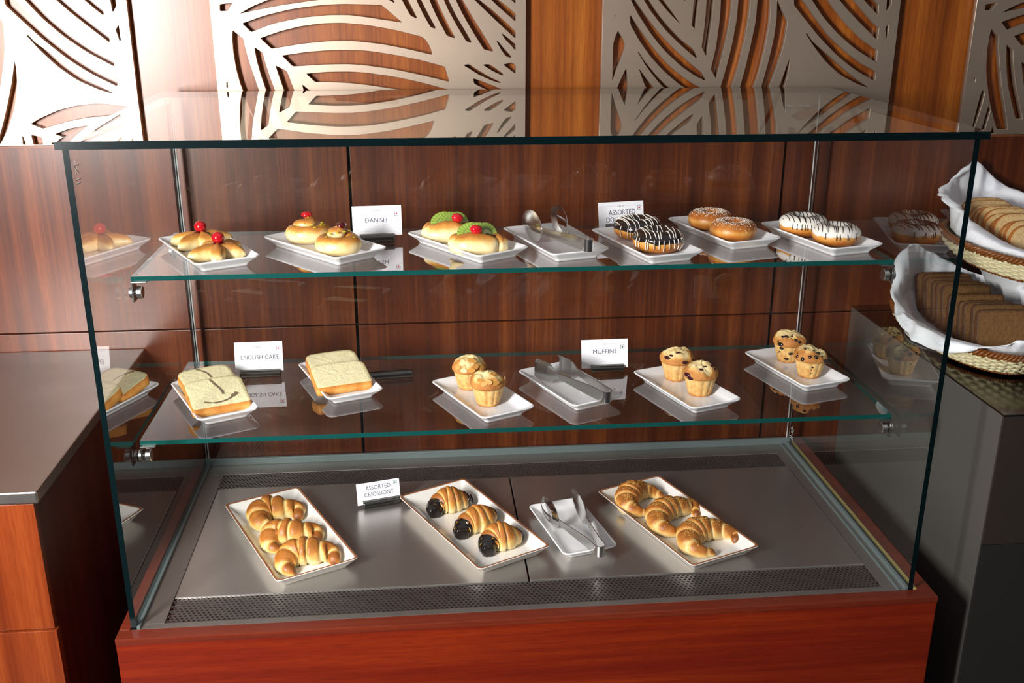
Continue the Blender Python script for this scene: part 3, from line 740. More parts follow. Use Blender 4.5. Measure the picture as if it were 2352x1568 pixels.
zf = RF
def K(ox, oy, sc, *p): return [(ox + x / sc, oy + y / sc) for x, y in p]
G1, G2, G3 = 'plain croissants on the left plate', 'chocolate-dipped croissants on the middle plate', 'seeded croissants on the right plate'
croissant(K(500,1100,6.03,(810,640),(660,650),(560,590),(550,470),(680,410),(860,410),(1030,410),(1080,470),(1070,570)), zf, 0.0245, CROIS, 'plain croissant at the back of the left plate, nearest the cake case rear', G1, seed=1, layers=3.2, amp=1.4, pexp=1.15, dx=6, dy=-3)
croissant(K(500,1100,6.03,(850,960),(750,960),(690,890),(730,760),(900,740),(1110,740),(1290,730),(1350,800),(1310,890)), zf, 0.0245, CROIS, 'plain croissant in the middle of the left plate, between two others', G1, seed=2, layers=3.2, amp=1.4, pexp=1.15, dx=6, dy=-3)
croissant(K(500,1100,6.03,(1050,1290),(950,1260),(890,1180),(970,1050),(1150,1000),(1350,1000),(1500,1010),(1580,1080),(1560,1180)), zf, 0.0250, CROIS, 'plain croissant at the front of the left plate', G1, seed=3, layers=3.2, amp=1.4, pexp=1.15, dx=6, dy=-3)
croissant(K(800,1080,4.9,(980,490),(965,420),(1030,350),(1120,320),(1230,310),(1330,315),(1390,330)), zf, 0.0275, CROIS, 'croissant with dark chocolate ends at the back of the middle plate', G2, dips=[(0.0, 0.22, -1), (0.80, 1.0, 1)], seed=4, layers=3.4, tipr=0.38, pexp=1.4, dx=3)
croissant(K(800,1080,4.9,(1270,735),(1265,660),(1330,580),(1410,545),(1500,520),(1560,480),(1580,460)), zf, 0.0275, CROIS, 'croissant with dark chocolate ends in the middle of the middle plate', G2, dips=[(0.0, 0.22, -1), (0.82, 1.0, 1)], seed=5, layers=3.4, tipr=0.38, pexp=1.4, dx=3)
croissant(K(800,1080,4.9,(1570,930),(1560,840),(1620,760),(1700,730),(1800,725),(1860,715),(1885,700)), zf, 0.0275, CROIS, 'croissant with dark chocolate ends at the front of the middle plate', G2, dips=[(0.0, 0.24, -1), (0.84, 1.0, 1)], seed=6, layers=3.4, tipr=0.36, pexp=1.4, dx=3)
croissant(K(1200,1080,4.2,(1200,420),(1090,400),(990,340),(990,250),(1080,190),(1200,190),(1290,230),(1350,260)), zf, 0.0250, CROIS_S, 'seeded croissant at the back of the right plate', G3, seeds=230, seed=7, tipr=0.28, pexp=1.2, dx=7, dy=-3)
croissant(K(1200,1080,4.2,(1530,595),(1400,590),(1290,530),(1280,430),(1370,370),(1500,350),(1610,360),(1660,460)), zf, 0.0250, CROIS_S, 'seeded croissant in the middle of the right plate', G3, seeds=230, seed=8, tipr=0.28, pexp=1.2, dx=8, dy=-3)
croissant(K(1200,1080,4.2,(1830,800),(1700,790),(1590,730),(1580,630),(1680,570),(1830,560),(1960,590),(2030,640),(2010,700)), zf, 0.0250, CROIS_S, 'seeded croissant at the front of the right plate', G3, seeds=230, seed=9, tipr=0.28, pexp=1.2, dx=8, dy=-3)

# ------------------------------------------------------------------ doughnuts
def doughnut(px, z0, kind, label, group, rz=0.0, seed=0, dia=0.094):
    rmin = dia * 0.212; rmaj = dia / 2 - rmin; hz = rmin * 0.95
    p = onz(px[0], px[1], z0 + hz); root = empty('doughnut', (p.x, p.y, z0), rz, label, 'doughnut', group)
    NU, NV = 96, 40
    def tor(u, v, off=0.0):
        a = 2 * PI * u; b = 2 * PI * v; wob = 1 + 0.018 * nz(math.cos(a) * 1.4 + seed, math.sin(a) * 1.4, seed * 3.1)
        r = rmin * wob + off; R = rmaj * (1 + 0.012 * nz(math.cos(a), math.sin(a), seed + 9))
        q = Vector(((R + r * math.cos(b)) * math.cos(a), (R + r * math.cos(b)) * math.sin(a), hz + r * 0.95 * math.sin(b)))
        return q
    m = MB(); rings = []; bk = []
    for i in range(NU):
        ring = []
        for j in range(NV):
            q = tor(i / NU, j / NV); q.z = max(q.z, 0.0006); ring.append(q)
            b = 2 * PI * j / NV; band = math.exp(-((((b + PI) % (2 * PI)) - PI - 0.05) / 0.28) ** 2)
            bk.append(0.58 - 0.38 * band + 0.15 * nz(q.x * 50, q.y * 50, q.z * 50 + seed) + (0.12 if math.sin(b) > 0.3 else 0))
        rings.append(ring)
    m.loft(rings, wrap=True, b=bk); m.build('dough', DOUGH, root, True, bake=True)
    if kind == 'sugar':
        m = MB(); rnd = random.Random(seed)
        for _ in range(900):
            u = rnd.random(); v = 0.25 + rnd.gauss(0, 0.085); c = tor(u, v, 0.0003); n_ = (c - Vector((rmaj * math.cos(2 * PI * u), rmaj * math.sin(2 * PI * u), hz))).normalized()
            t = n_.cross(Vector((rnd.random() - .5, rnd.random() - .5, rnd.random() - .5))).normalized(); w = n_.cross(t); s = 0.00045 + 0.0005 * rnd.random()
            m.add([c + t * s, c + w * s, c - t * s, c - w * s, c + n_ * s], [(0, 1, 4), (1, 2, 4), (2, 3, 4), (3, 0, 4)])
        tag(m.build('sugar_dusting', SUGAR, root), kind='stuff'); return root
    # icing cap: upper shell with a wavy lower edge
    rings = []; VN = 22
    for i in range(NU):
        a = 2 * PI * i / NU; drip = 0.045 * nz(math.cos(a) * 2.2 + seed, math.sin(a) * 2.2, 7) + 0.02 * nz(math.cos(a) * 6, math.sin(a) * 6, seed)
        v0 = 0.0 + 0.005 + drip; v1 = 0.53; ring = []
        for j in range(VN + 1):
            v = v0 + (v1 - v0) * j / VN; off = 0.0022 if 0 < j < VN else -0.001
            if j in (1,): off = 0.0015
            ring.append(tor(i / NU, v, off))
        rings.append(ring)
    m = MB(); m.loft(rings, closed=False, wrap=True)
    m.build('icing', CHOC if kind == 'choc' else WHITE_ICE, root, True)
    # drizzle lines laid across the top, running down over the side
    rnd = random.Random(seed + 50); m = MB(); Rout = rmaj + rmin
    x = -Rout * 0.93
    while x < Rout * 0.95:
        slant = rnd.uniform(-0.12, 0.12) + (0.15 if kind == 'white' else 0.0); pts = []
        ymax = math.sqrt(max(0, Rout ** 2 - x * x)); N = 46
        for i in range(N):
            y = -ymax + 2 * ymax * i / (N - 1); xx = x + slant * y + 0.0006 * nz(y * 200, x * 100, seed); rho = math.hypot(xx, y)
            d = rho - rmaj
            if abs(d) < rmin * 0.999:
                z = hz + 0.95 * math.sqrt(rmin ** 2 - d * d) + 0.0026; pts.append(Vector((xx, y, z)))
            elif d < 0:
                if len(pts) > 3: m.tube(pts, 0.00085, 6)
                pts = []
        if len(pts) > 3: m.tube(pts, 0.00085, 6)
        # hanging run on the front side
        a = math.atan2(-ymax, x); L = rnd.uniform(0.3, 0.75) if kind == 'choc' else rnd.uniform(0.0, 0.10); pr = []
        for i in range(9):
            b = 0.5 - (0.5 + L) * i / 8; pr.append(Vector(((rmaj + (rmin + 0.0024) * math.cos(b)) * math.cos(a), (rmaj + (rmin + 0.0024) * math.cos(b)) * math.sin(a), hz + (rmin + 0.0024) * 0.95 * math.sin(b))))
        if L > 0.05: m.tube(pr, 0.00085, 6)
        x += rnd.choice((0.0035, 0.0085, 0.010)) if kind == 'choc' else rnd.uniform(0.0045, 0.0075)
    m.build('drizzle', WHITE_ICE if kind == 'choc' else CHOC, root, True)
    return root
ZU = Z1 + PF
GD = 'doughnuts on the upper shelf'
doughnut((1464,523), ZU, 'choc', 'chocolate iced doughnut with white drizzle, the rear one before the doughnut card', GD, 0.25, 11)
doughnut((1511,551), ZU, 'choc', 'chocolate iced doughnut with white drizzle, the front one of its plate', GD, 0.0, 12)
doughnut((1631,503), ZU, 'sugar', 'golden sugar-dusted doughnut, the rear one of its plate', GD, 0, 13, 0.090)
doughnut((1684,527), ZU, 'sugar', 'golden sugar-dusted doughnut, the front one of its plate', GD, 1.2, 14, 0.092)
doughnut((1845,516), ZU, 'white', 'white iced doughnut with dark stripes, the rear one of its plate', GD, 0.1, 15)
doughnut((1920,538), ZU, 'white', 'white iced doughnut with dark stripes, the front one of its plate', GD, -0.1, 16, 0.090)

# ------------------------------------------------------------------ muffins
def muffin(px, z0, kind, label, group, seed=0, rz=0.0, s=1.0, h=1.0):
    p = onz(px[0], px[1], z0); root = empty('muffin', (p.x, p.y, z0), rz, label, 'muffin', group)
    prof = [(0.0, 0.0), (0.019, 0.0), (0.0215, 0.0015), (0.0235, 0.009), (0.0262, 0.020), (0.0290, 0.031), (0.0305, 0.0365), (0.0335, 0.0395), (0.0342, 0.0430), (0.0325, 0.0475), (0.0285, 0.0530), (0.0225, 0.0580), (0.0150, 0.0618), (0.007, 0.0635), (0.0, 0.0640)]
    pp = catmull([Vector((r, 0, z)) for r, z in prof], 64); NU = 96; rings = []; bk = []
    for q in pp:
        r0, z = max(0.0003, q.x), q.z; ring = []
        for i in range(NU):
            a = 2 * PI * i / NU; cup = sm(0.002, 0.006, z) * (1 - sm(0.034, 0.040, z)); dome = sm(0.038, 0.046, z)
            r = r0 * (1 + 0.038 * cup * (abs(math.sin(6 * a)) - 0.5) * 1.6 + 0.012 * nz(math.cos(a) * 2 + seed, math.sin(a) * 2, z * 60))
            lump = nz(math.cos(a) * r0 * 55 + seed * 3, math.sin(a) * r0 * 55, seed * 1.7 + z * 20); lump2 = nz(math.cos(a) * r0 * 150 + seed * 3, math.sin(a) * r0 * 150, seed)
            r *= 1 + dome * 0.06 * lump + 0.03 * sm(0.037, 0.042, z) * (1 - sm(0.046, 0.052, z)) * nz(math.cos(a) * 1.5, math.sin(a) * 1.5, seed + 4)
            zz = z + dome * (0.0045 * lump + 0.0018 * lump2) + 0.004 * dome * nz(math.cos(a) * 0.8 + seed, math.sin(a) * 0.8, 2)
            ring.append(Vector((r * math.cos(a) * s, r * math.sin(a) * s, zz * s * h)))
            crown = sm(0.049, 0.060, z + 0.012 * nz(math.cos(a) * 1.2 + seed, math.sin(a) * 1.2, 3))
            b = 0.42 - 3.0 * (z - 0.012) + 0.14 * nz(a * 3, z * 120, seed) + 0.16 * (1 - cup) * (z < 0.03) if z < 0.037 else 0.72 - 0.62 * crown + 0.15 * lump
            bk.append(max(0, min(1, b)))
        rings.append(ring)
    MB().loft(rings, b=bk).build('muffin_body', MUFF, root, True, bake=True)
    rnd = random.Random(seed * 7 + 1)
    def surf(a, k):
        q = rings[k][int(a / (2 * PI) * NU) % NU]; q2 = rings[min(63, k + 2)][int(a / (2 * PI) * NU) % NU]; t = (q2 - q).normalized()
        tan = Vector((-math.sin(a), math.cos(a), 0)); nr = tan.cross(t).normalized()
        if nr.z < 0 and k > 45: nr = -nr
        return q, nr, tan, t
    if kind == 'almond':
        for _ in range(9):
            a = rnd.uniform(-2.6, 0.2) - rz; k = rnd.randint(40, 54); q, nr, tan, t = surf(a % (2 * PI), k); tl = rnd.uniform(-0.5, 0.5)
            u = (tan * math.cos(tl) + t * math.sin(tl)); w = nr.cross(u); w = (w + nr * rnd.uniform(0, .5)).normalized(); L_, B_ = 0.0068, 0.0045
            ring = [q + nr * 0.0012 + u * L_ * math.cos(x) * (1 + 0.25 * math.cos(x)) + w * B_ * math.sin(x) for x in [2 * PI * i / 14 for i in range(14)]]
            MB().loft([ring, [v + nr * 0.0009 for v in ring]]).build('almond_flake', ALMOND, root)
    if kind in ('chip', 'berry'):
        for _ in range(26 if kind == 'chip' else 6):
            a = (rnd.uniform(-2.9, 0.3) - rz) % (2 * PI); k = rnd.randint(36, 55) if rnd.random() < 0.85 or kind == 'berry' else rnd.randint(18, 34); q, nr, tan, t = surf(a, k)
            sz = rnd.choice((0.0013, 0.0018, 0.0026, 0.0036, 0.0046)) if kind == 'chip' else rnd.uniform(0.003, 0.0048); st = rnd.uniform(0.6, 1.7) if kind == 'chip' else 1.9
            rr = []
            for zz, ww in ((-0.7, 0.5), (-0.2, 0.95), (0.25, 0.9), (0.55, 0.45)):
                rr.append([q + nr * (sz * zz * (0.8 if kind == 'chip' else 0.45)) + (tan * math.cos(x) * st + t * math.sin(x)) * sz * ww * rnd.uniform(0.8, 1.15) for x in [2 * PI * i / 7 for i in range(7)]])
            MB().loft(rr).build('chocolate_chip' if kind == 'chip' else 'berry', CHOC2 if kind == 'chip' else BERRY, root, True)
    return root
ZLW = Z2 + PF
GM = 'muffins on the lower shelf'
muffin((1078,888), ZLW, 'almond', 'pale muffin topped with almond flakes, the rear one of its plate', GM, 1, 0.0, 1.0)
muffin((1121,926), ZLW, 'almond', 'golden muffin topped with almond flakes, the front one of its plate', GM, 2, 0.4, 0.98)
muffin((1552,868), ZLW, 'berry', 'muffin with dark berry streaks, the rear one of its plate', GM, 3, 0.0, 1.0)
muffin((1606,903), ZLW, 'berry', 'muffin with dark berry streaks, the front one of its plate', GM, 4, 0.5, 1.0)
muffin((1809,826), ZLW, 'chip', 'chocolate chip muffin, the rear one of its plate', GM, 5, 0.0, 1.0)
muffin((1857,862), ZLW, 'chip', 'chocolate chip muffin, the front one of its plate', GM, 6, 0.3, 0.98)

# ------------------------------------------------------------------ cake slices
def slice_shape(w, d, n=12, corner=0.016, front=0.006, bow=0.004):
    pts = []
    def arc(cx, cy, r, a0): 
        for i in range(n + 1):
            a = math.radians(a0 + 90 * i / n); pts.append((cx + r * math.cos(a), cy + r * math.sin(a)))
    arc(w / 2 - corner, d - corner, corner, 0); arc(-w / 2 + corner, d - corner, corner, 90)
    arc(-w / 2 + front, front, front, 180); arc(w / 2 - front, front, front, 270)
    out = []
    for i in range(len(pts)):
        a = Vector(pts[i]); b = Vector(pts[(i + 1) % len(pts)]); L = (b - a).length; k = max(1, int(L / 0.006))
        out += [a.lerp(b, q / k) for q in range(k)]
    return [Vector((p.x, p.y + (bow * (1 - (2 * p.x / w) ** 2) if p.y > d * 0.6 else 0), 0)) for p in out]
def loaf_slice(name, outline, th, crust, crumb, root, seed=0, lift=0.0):
    rings = []; bk = []; ms = []
    cx = sum((p.x for p in outline)) / len(outline); cy = sum((p.y for p in outline)) / len(outline)
    spec = [(0.0012, 0.0, 0), (0.0002, 0.0012, 0), (0.0, th * 0.5, 0), (0.0002, th - 0.0008, 0), (0.0012, th, 0)]
    for ins, z, _ in spec:
        ring = []
        for p in outline:
            d = Vector((p.x - cx, p.y - cy, 0)); L = d.length; j = 0.0007 * nz(p.x * 160, p.y * 160, seed + z * 100)
            ring.append(Vector((p.x, p.y, z)) - d.normalized() * (ins + j))
            bk.append(0.35 + 0.45 * (z > th * 0.8) + 0.3 * (z / th - 0.5) * -1 + 0.25 * nz(p.x * 60, p.y * 60, z * 60 + seed))
        rings.append(ring)
    # faces of crumb as shrinking rings
    def face(z, sgn):
        rr = []
        for k in range(1, 9):
            f = 1 - k / 8.0
            rr.append([Vector((cx + (p.x - cx) * f, cy + (p.y - cy) * f, z + sgn * 0.0009 * nz(p.x * f * 120, p.y * f * 120, seed + 3))) for p in rings[-1]])
        return rr
    topf = face(th, 1); botf = face(0.0, -1)[::-1]
    allr = botf + rings + topf; nb = []; n = len(outline)
    m = MB(); vs = [p for r in allr for p in r]; fs = []; mi = []
    for i in range(len(allr) - 1):
        for j in range(n):
            j2 = (j + 1) % n; fs.append((i * n + j, i * n + j2, (i + 1) * n + j2, (i + 1) * n + j))
            mi.append(0 if 7 < i < 12 else 1)
    bake = [0.3] * (len(botf) * n) + bk + [0.3] * (len(topf) * n)
    return obj(name, vs, fs, [crust, crumb], root, True, bake=bake, mids=mi)
def cake(pa, pb, z0, w, d, th, tilt, lift, label, group, seed, marble=0, zref=0.012):
    a = onz(pa[0], pa[1], z0 + zref); b = onz(pb[0], pb[1], z0 + zref); ce = (a + b) / 2; rz = math.atan2(b.y - a.y, b.x - a.x)
    root = empty('cake_slice', (ce.x, ce.y, z0 + lift), rz, label, 'cake slice', group)
    o = loaf_slice('sponge', slice_shape(w, d), th, CAKEX, CRUMB, root, seed)
    parts = [o]
    if marble:
        m = MB()
        curves = [[(-0.005, d * 0.98), (0.002, d * 0.75), (0.008, d * 0.55), (0.009, d * 0.38)], [(-0.030, d * 0.21), (-0.012, d * 0.13), (0.012, d * 0.17), (0.034, d * 0.36)]] if marble == 1 else [[(-0.012, d * 0.98), (-0.004, d * 0.88), (0.004, d * 0.70), (0.006, d * 0.5)]]
        for c in curves:
            pts = catmull([Vector((x, y, th + 0.0011)) for x, y in c], 24); L_, R_ = [], []
            for i, q in enumerate(pts):
                t = (pts[min(23, i + 1)] - pts[max(0, i - 1)]).normalized(); s_ = Vector((-t.y, t.x, 0)); wd = 0.0019 * (1 + 0.7 * nz(i * 0.5, seed, 1)) * (2.0 if (marble == 1 and c is curves[1] and i > 18) else 1)
                L_.append(q + s_ * wd); R_.append(q - s_ * wd)
            m.add(L_ + R_, [(i, i + 1, 24 + i + 1, 24 + i) for i in range(23)])
        parts.append(m.build('chocolate_swirl', MARBLE, root))
    for q in parts: q.rotation_euler = (tilt, 0, 0)
    return root
GC = 'cake slices on the lower shelf'
cake((440,909), (546,887), ZLW, 0.103, 0.082, 0.018, 0.20, 0.001, 'marbled pound cake slice with a faint swirl, the rear one of its plate', GC, 21, 2)
cake((446,949), (575,926), ZLW, 0.108, 0.090, 0.019, 0.26, 0.001, 'marbled pound cake slice with a dark swirl, the front one of its plate', GC, 22, 1)
cake((710,863), (838,845), ZLW, 0.105, 0.072, 0.018, 0.18, 0.001, 'plain pound cake slice, the rear one of its plate', GC, 23)
cake((726,900), (858,881), ZLW, 0.110, 0.078, 0.020, 0.24, 0.001, 'plain pound cake slice, the front one of its plate', GC, 24)

# ------------------------------------------------------------------ danishes
def blob_ring(c, ax, rad, n=24, m_=14, seed=0, wob=0.06, flat=0.0, base=None):
    """ellipsoid lobe: centre c, axes ax=(u,v,w) scaled by rad; returns rings + bake"""
    u, v, w = ax; rings = []; bk = []
    for i in range(m_):
        th = PI * (i + 0.02) / (m_ - 1 + 0.04); ring = []
        for j in range(n):
            ph = 2 * PI * j / n; k = 1 + wob * nz(math.sin(th) * math.cos(ph) * 1.6 + seed, math.sin(th) * math.sin(ph) * 1.6, math.cos(th) * 1.6)
            q = c + (u * math.cos(th) * rad[0] + v * math.sin(th) * math.cos(ph) * rad[1] + w * math.sin(th) * math.sin(ph) * rad[2]) * k
            if base is not None: q.z = max(q.z, base)
            ring.append(q); bk.append(0.08 + 0.62 * sm(0.15, 0.95, math.sin(th) * math.sin(ph)) + 0.1 * nz(q.x * 40, q.y * 40, seed))
        rings.append(ring)
    return rings, bk
EX, EY, EZ = Vector((1, 0, 0)), Vector((0, 1, 0)), Vector((0, 0, 1))
def sphere(c, r, sq=(1, 1, 1), n=20):
    return blob_ring(Vector(c), (EZ, EX, EY), (r * sq[2], r * sq[0], r * sq[1]), n, 14, 0, 0.0)[0]
def twist_danish(px, z0, label, group, seed, rz):
    p = onz(px[0], px[1], z0 + 0.008); root = empty('cherry_danish', (p.x, p.y, z0), rz, label, 'danish', group); m = MB()
    for k, (ang, L_, wd) in enumerate(((0.05, 0.034, 0.0145), (1.35, 0.029, 0.014), (2.75, 0.033, 0.0145), (3.85, 0.033, 0.0145), (5.05, 0.029, 0.0145))):
        u = Vector((math.cos(ang), math.sin(ang), 0)); v = Vector((-math.sin(ang), math.cos(ang), 0)); tl = (u + EZ * -0.12).normalized()
        rings, bk = blob_ring(u * L_ * 0.72 + EZ * 0.0135, (tl, v, EZ), (L_, wd, 0.0165), 28, 18, seed + k, 0.14, base=0.0006)
        # a crease along each lobe
        bk2 = []; idx = 0
        for ring in rings:
            for q in ring:
                lat = q.dot(v); bk2.append(max(0, min(1, bk[idx] * 0.85 + 0.12 * sm(0.004, 0.02, q.z)))); idx += 1
        m.loft(rings, b=bk2)
    rings, bk = blob_ring(EZ * 0.014, (EZ, EX, EY), (0.012, 0.022, 0.022), 24, 12, seed, 0.05, base=0.0006); m.loft(rings, b=bk)
    m.build('pastry', DANISH, root, True, bake=True)
    rings, _ = blob_ring(Vector((0.001, -0.002, 0.0265)), (EZ, EX, EY), (0.0045, 0.0155, 0.0115), 24, 12, seed + 3, 0.35); MB().loft(rings).build('cherry_jam', JAM, root, True)
    MB().loft(sphere((0.001, 0.0, 0.038), 0.0115, (1, 1, 0.98))).build('cherry', CHERRY, root, True)
GDN = 'danish pastries on the upper shelf'
twist_danish((462,556), ZU, 'twisted danish topped with a whole cherry, the rear one of the leftmost plate', GDN, 31, 0.3)
twist_danish((503,583), ZU, 'twisted danish topped with a whole cherry, the front one of the leftmost plate', GDN, 32, 1.0)
def coil_bun(px, z0, label, group, seed, rz, jelly, jx):
    p = onz(px[0], px[1], z0 + 0.008); root = empty('coiled_bun', (p.x, p.y, z0), rz, label, 'bun', group)
    N = 170; path = []; 
    for i in range(N):
        t = i / (N - 1); a = -1.75 * 2 * PI * (1 - t) + 0.6; r = 0.0270 - 0.0105 * sm(0.50, 0.64, t) - 0.0165 * sm(0.66, 1.0, t); path.append(Vector((r * math.cos(a), r * math.sin(a), 0.0165 + 0.0175 * sm(0.48, 0.72, t) + 0.005 * sm(0.75, 1.0, t))))
    m = MB(); rings = []; bk = []; M = 26
    for i, q in enumerate(path):
        t = i / (N - 1); tg = (path[min(N - 1, i + 1)] - path[max(0, i - 1)]); tg.z = 0; tg.normalize(); side = Vector((tg.y, -tg.x, 0)); rr = 0.0178 * (1 - 0.30 * sm(0.48, 0.66, t)) * min(1, 0.35 + t * 9) * (1 + 0.06 * nz(t * 12, seed, 2)); ring = []
        if i > N - 8: rr *= math.sqrt(max(0.03, 1 - ((i - (N - 8)) / 7.5) ** 2))
        for j in range(M):
            ph = 2 * PI * j / M; v = q + side * rr * math.cos(ph) + EZ * rr * math.sin(ph); v.z = max(v.z, 0.0006); ring.append(v)
            bk.append(max(0, min(1, 0.12 + 0.62 * sm(-0.3, 0.9, math.sin(ph)) * sm(0.010, 0.036, v.z) + 0.12 * nz(v.x * 50, v.y * 50, v.z * 50))))
        rings.append(ring)
    m.loft(rings, b=bk); m.build('coiled_dough', DANISH, root, True, bake=True)
    MB().loft(blob_ring(Vector((jx, 0.004, 0.0510)), (EZ, EX, EY), (0.0062, 0.0105, 0.009), 20, 12, seed, 0.25)[0]).build('cherry_jelly', jelly, root, True)
    rnd = random.Random(seed)
    for _ in range(7):
        a = rnd.uniform(-PI, 0.4) - rz; r = rnd.uniform(0.018, 0.042); z = 0.046 - 0.7 * (r - 0.018) * (r - 0.018) / 0.024 * 40 * 0.024
        z = 0.0465 - 0.62 * max(0, r - 0.012) if r < 0.036 else 0.028
        MB().loft(blob_ring(Vector((r * math.cos(a), r * math.sin(a), z)), (EZ, Vector((math.cos(a + 1), math.sin(a + 1), 0)), Vector((-math.sin(a + 1), math.cos(a + 1), 0))), (0.0014, 0.0042, 0.0020), 8, 6, seed + _, 0.3)[0]).build('pistachio_piece', PISTA, root, True)
coil_bun((709,543), ZU, 'coiled glazed bun with red jelly on top, the rear one of its plate', GDN, 41, 0.4, CHERRY, 0.0)
coil_bun((780,570), ZU, 'coiled glazed bun with dark red jelly, the front one of its plate', GDN, 42, 4.4, JAM, -0.004)
def kiwi_slice(root, c, nrm, up_, r, half=0.62):
    nrm = nrm.normalized(); u = nrm.cross(up_).normalized(); w = u.cross(nrm).normalized(); A, Rn = 72, 12; vs = []; cs = []; fs = []
    a0, a1 = PI / 2 - half * PI, PI / 2 + half * PI
    def colr(x, k):
        if x < 0.26: return (0.62, 0.66, 0.30, 1)
        if x < 0.34: return (0.48, 0.56, 0.16, 1)
        if x < 0.52 and k % 3 == 0: return (0.015, 0.02, 0.01, 1)
        if x > 0.93: return (0.16, 0.24, 0.03, 1)
        l = 0.75 + 0.25 * math.cos(k * 2 * PI / 6); return (0.27 * l + 0.05, 0.42 * l + 0.04, 0.05, 1)
    for sgn in (1, -1):
        for i in range(Rn + 1):
            x = i / Rn
            for k in range(A + 1):
                a = a0 + (a1 - a0) * k / A; q = c + (u * math.cos(a) + w * math.sin(a)) * r * x * (1 + 0.02 * math.cos(3 * a)) + nrm * (0.0018 * sgn * (1 if x < 0.97 else 0.6)); vs.append(q); cs.append(colr(x, k))
    S = (Rn + 1) * (A + 1)
    for s0, flip in ((0, False), (S, True)):
        for i in range(Rn):
            for k in range(A):
                f = (s0 + i * (A + 1) + k, s0 + i * (A + 1) + k + 1, s0 + (i + 1) * (A + 1) + k + 1, s0 + (i + 1) * (A + 1) + k); fs.append(f[::-1] if flip else f)
    for k in range(A): b = Rn * (A + 1); fs.append((b + k, b + k + 1, S + b + k + 1, S + b + k))
    return obj('kiwi_slice', vs, fs, KIWI, root, False, col=cs)
def kiwi_danish(px, z0, label, group, seed, rz, ch):
    p = onz(px[0], px[1], z0 + 0.01); root = empty('kiwi_danish', (p.x, p.y, z0), rz, label, 'danish', group)
    m = MB()
    for (cx, cy, lx, ly, lz, cz, an) in ((-0.004, -0.015, 0.046, 0.025, 0.026, 0.0135, 0.10), (0.004, 0.021, 0.046, 0.023, 0.024, 0.013, -0.08), (0.0, 0.0, 0.048, 0.026, 0.016, 0.011, 0.0), (0.040, 0.006, 0.018, 0.020, 0.020, 0.012, 0.5), (-0.038, 0.004, 0.018, 0.022, 0.020, 0.012, -0.3)):
        u = Vector((math.cos(an), math.sin(an), 0)); v = Vector((-math.sin(an), math.cos(an), 0)); m.loft(*(lambda R: (R[0],))(blob_ring(Vector((cx, cy, cz)), (u, v, EZ), (lx, ly, lz), 34, 24, seed + lx * 100, 0.13, base=0.0006)), b=blob_ring(Vector((cx, cy, cz)), (u, v, EZ), (lx, ly, lz), 34, 24, seed + lx * 100, 0.13, base=0.0006)[1])
    m.build('pastry', DANISH, root, True, bake=True)
    MB().loft(blob_ring(Vector((0.002, 0.002, 0.0285)), (EX, EY, EZ), (0.043, 0.012, 0.006), 18, 14, seed, 0.25)[0]).build('cherry_jam', JAM, root, True)
    for i in range(3):
        x = -0.013 + 0.0150 * i; kiwi_slice(root, Vector((x, 0.001 + 0.003 * i, 0.0330)), Vector((0.15 + 0.30 * i, -1.0, 0.95)), EZ, 0.0245 - 0.0010 * i, 0.60)
    MB().loft(blob_ring(Vector((ch[0], ch[1], ch[2])), (Vector((0.93, 0.1, -0.25)), EY, Vector((0.25, 0, 0.95))), (0.0120, 0.0088, 0.0092), 22, 14, seed, 0.0)[0]).build('cherry', CHERRY, root, True)
    MB().loft(blob_ring(Vector((0.033, -0.002, 0.024)), (EZ, EX, EY), (0.0065, 0.006, 0.006), 14, 10, seed, 0.1)[0]).build('jelly_drop', JAM, root, True)
    MB().loft(blob_ring(Vector((-0.012, 0.019, 0.046)), (EX, EY, Vector((0.2, 0.3, 0.9))), (0.011, 0.003, 0.006), 12, 8, seed, 0.2)[0]).build('orange_piece', ORANGE, root, True)
kiwi_danish((1034,538), ZU, 'danish with kiwi slices and a long red cherry, the rear one of its plate', GDN, 51, -0.12, (0.016, -0.014, 0.046))
kiwi_danish((1096,565), ZU, 'danish with kiwi slices and a round red cherry, the front one of its plate', GDN, 52, -0.22, (0.001, -0.015, 0.045))

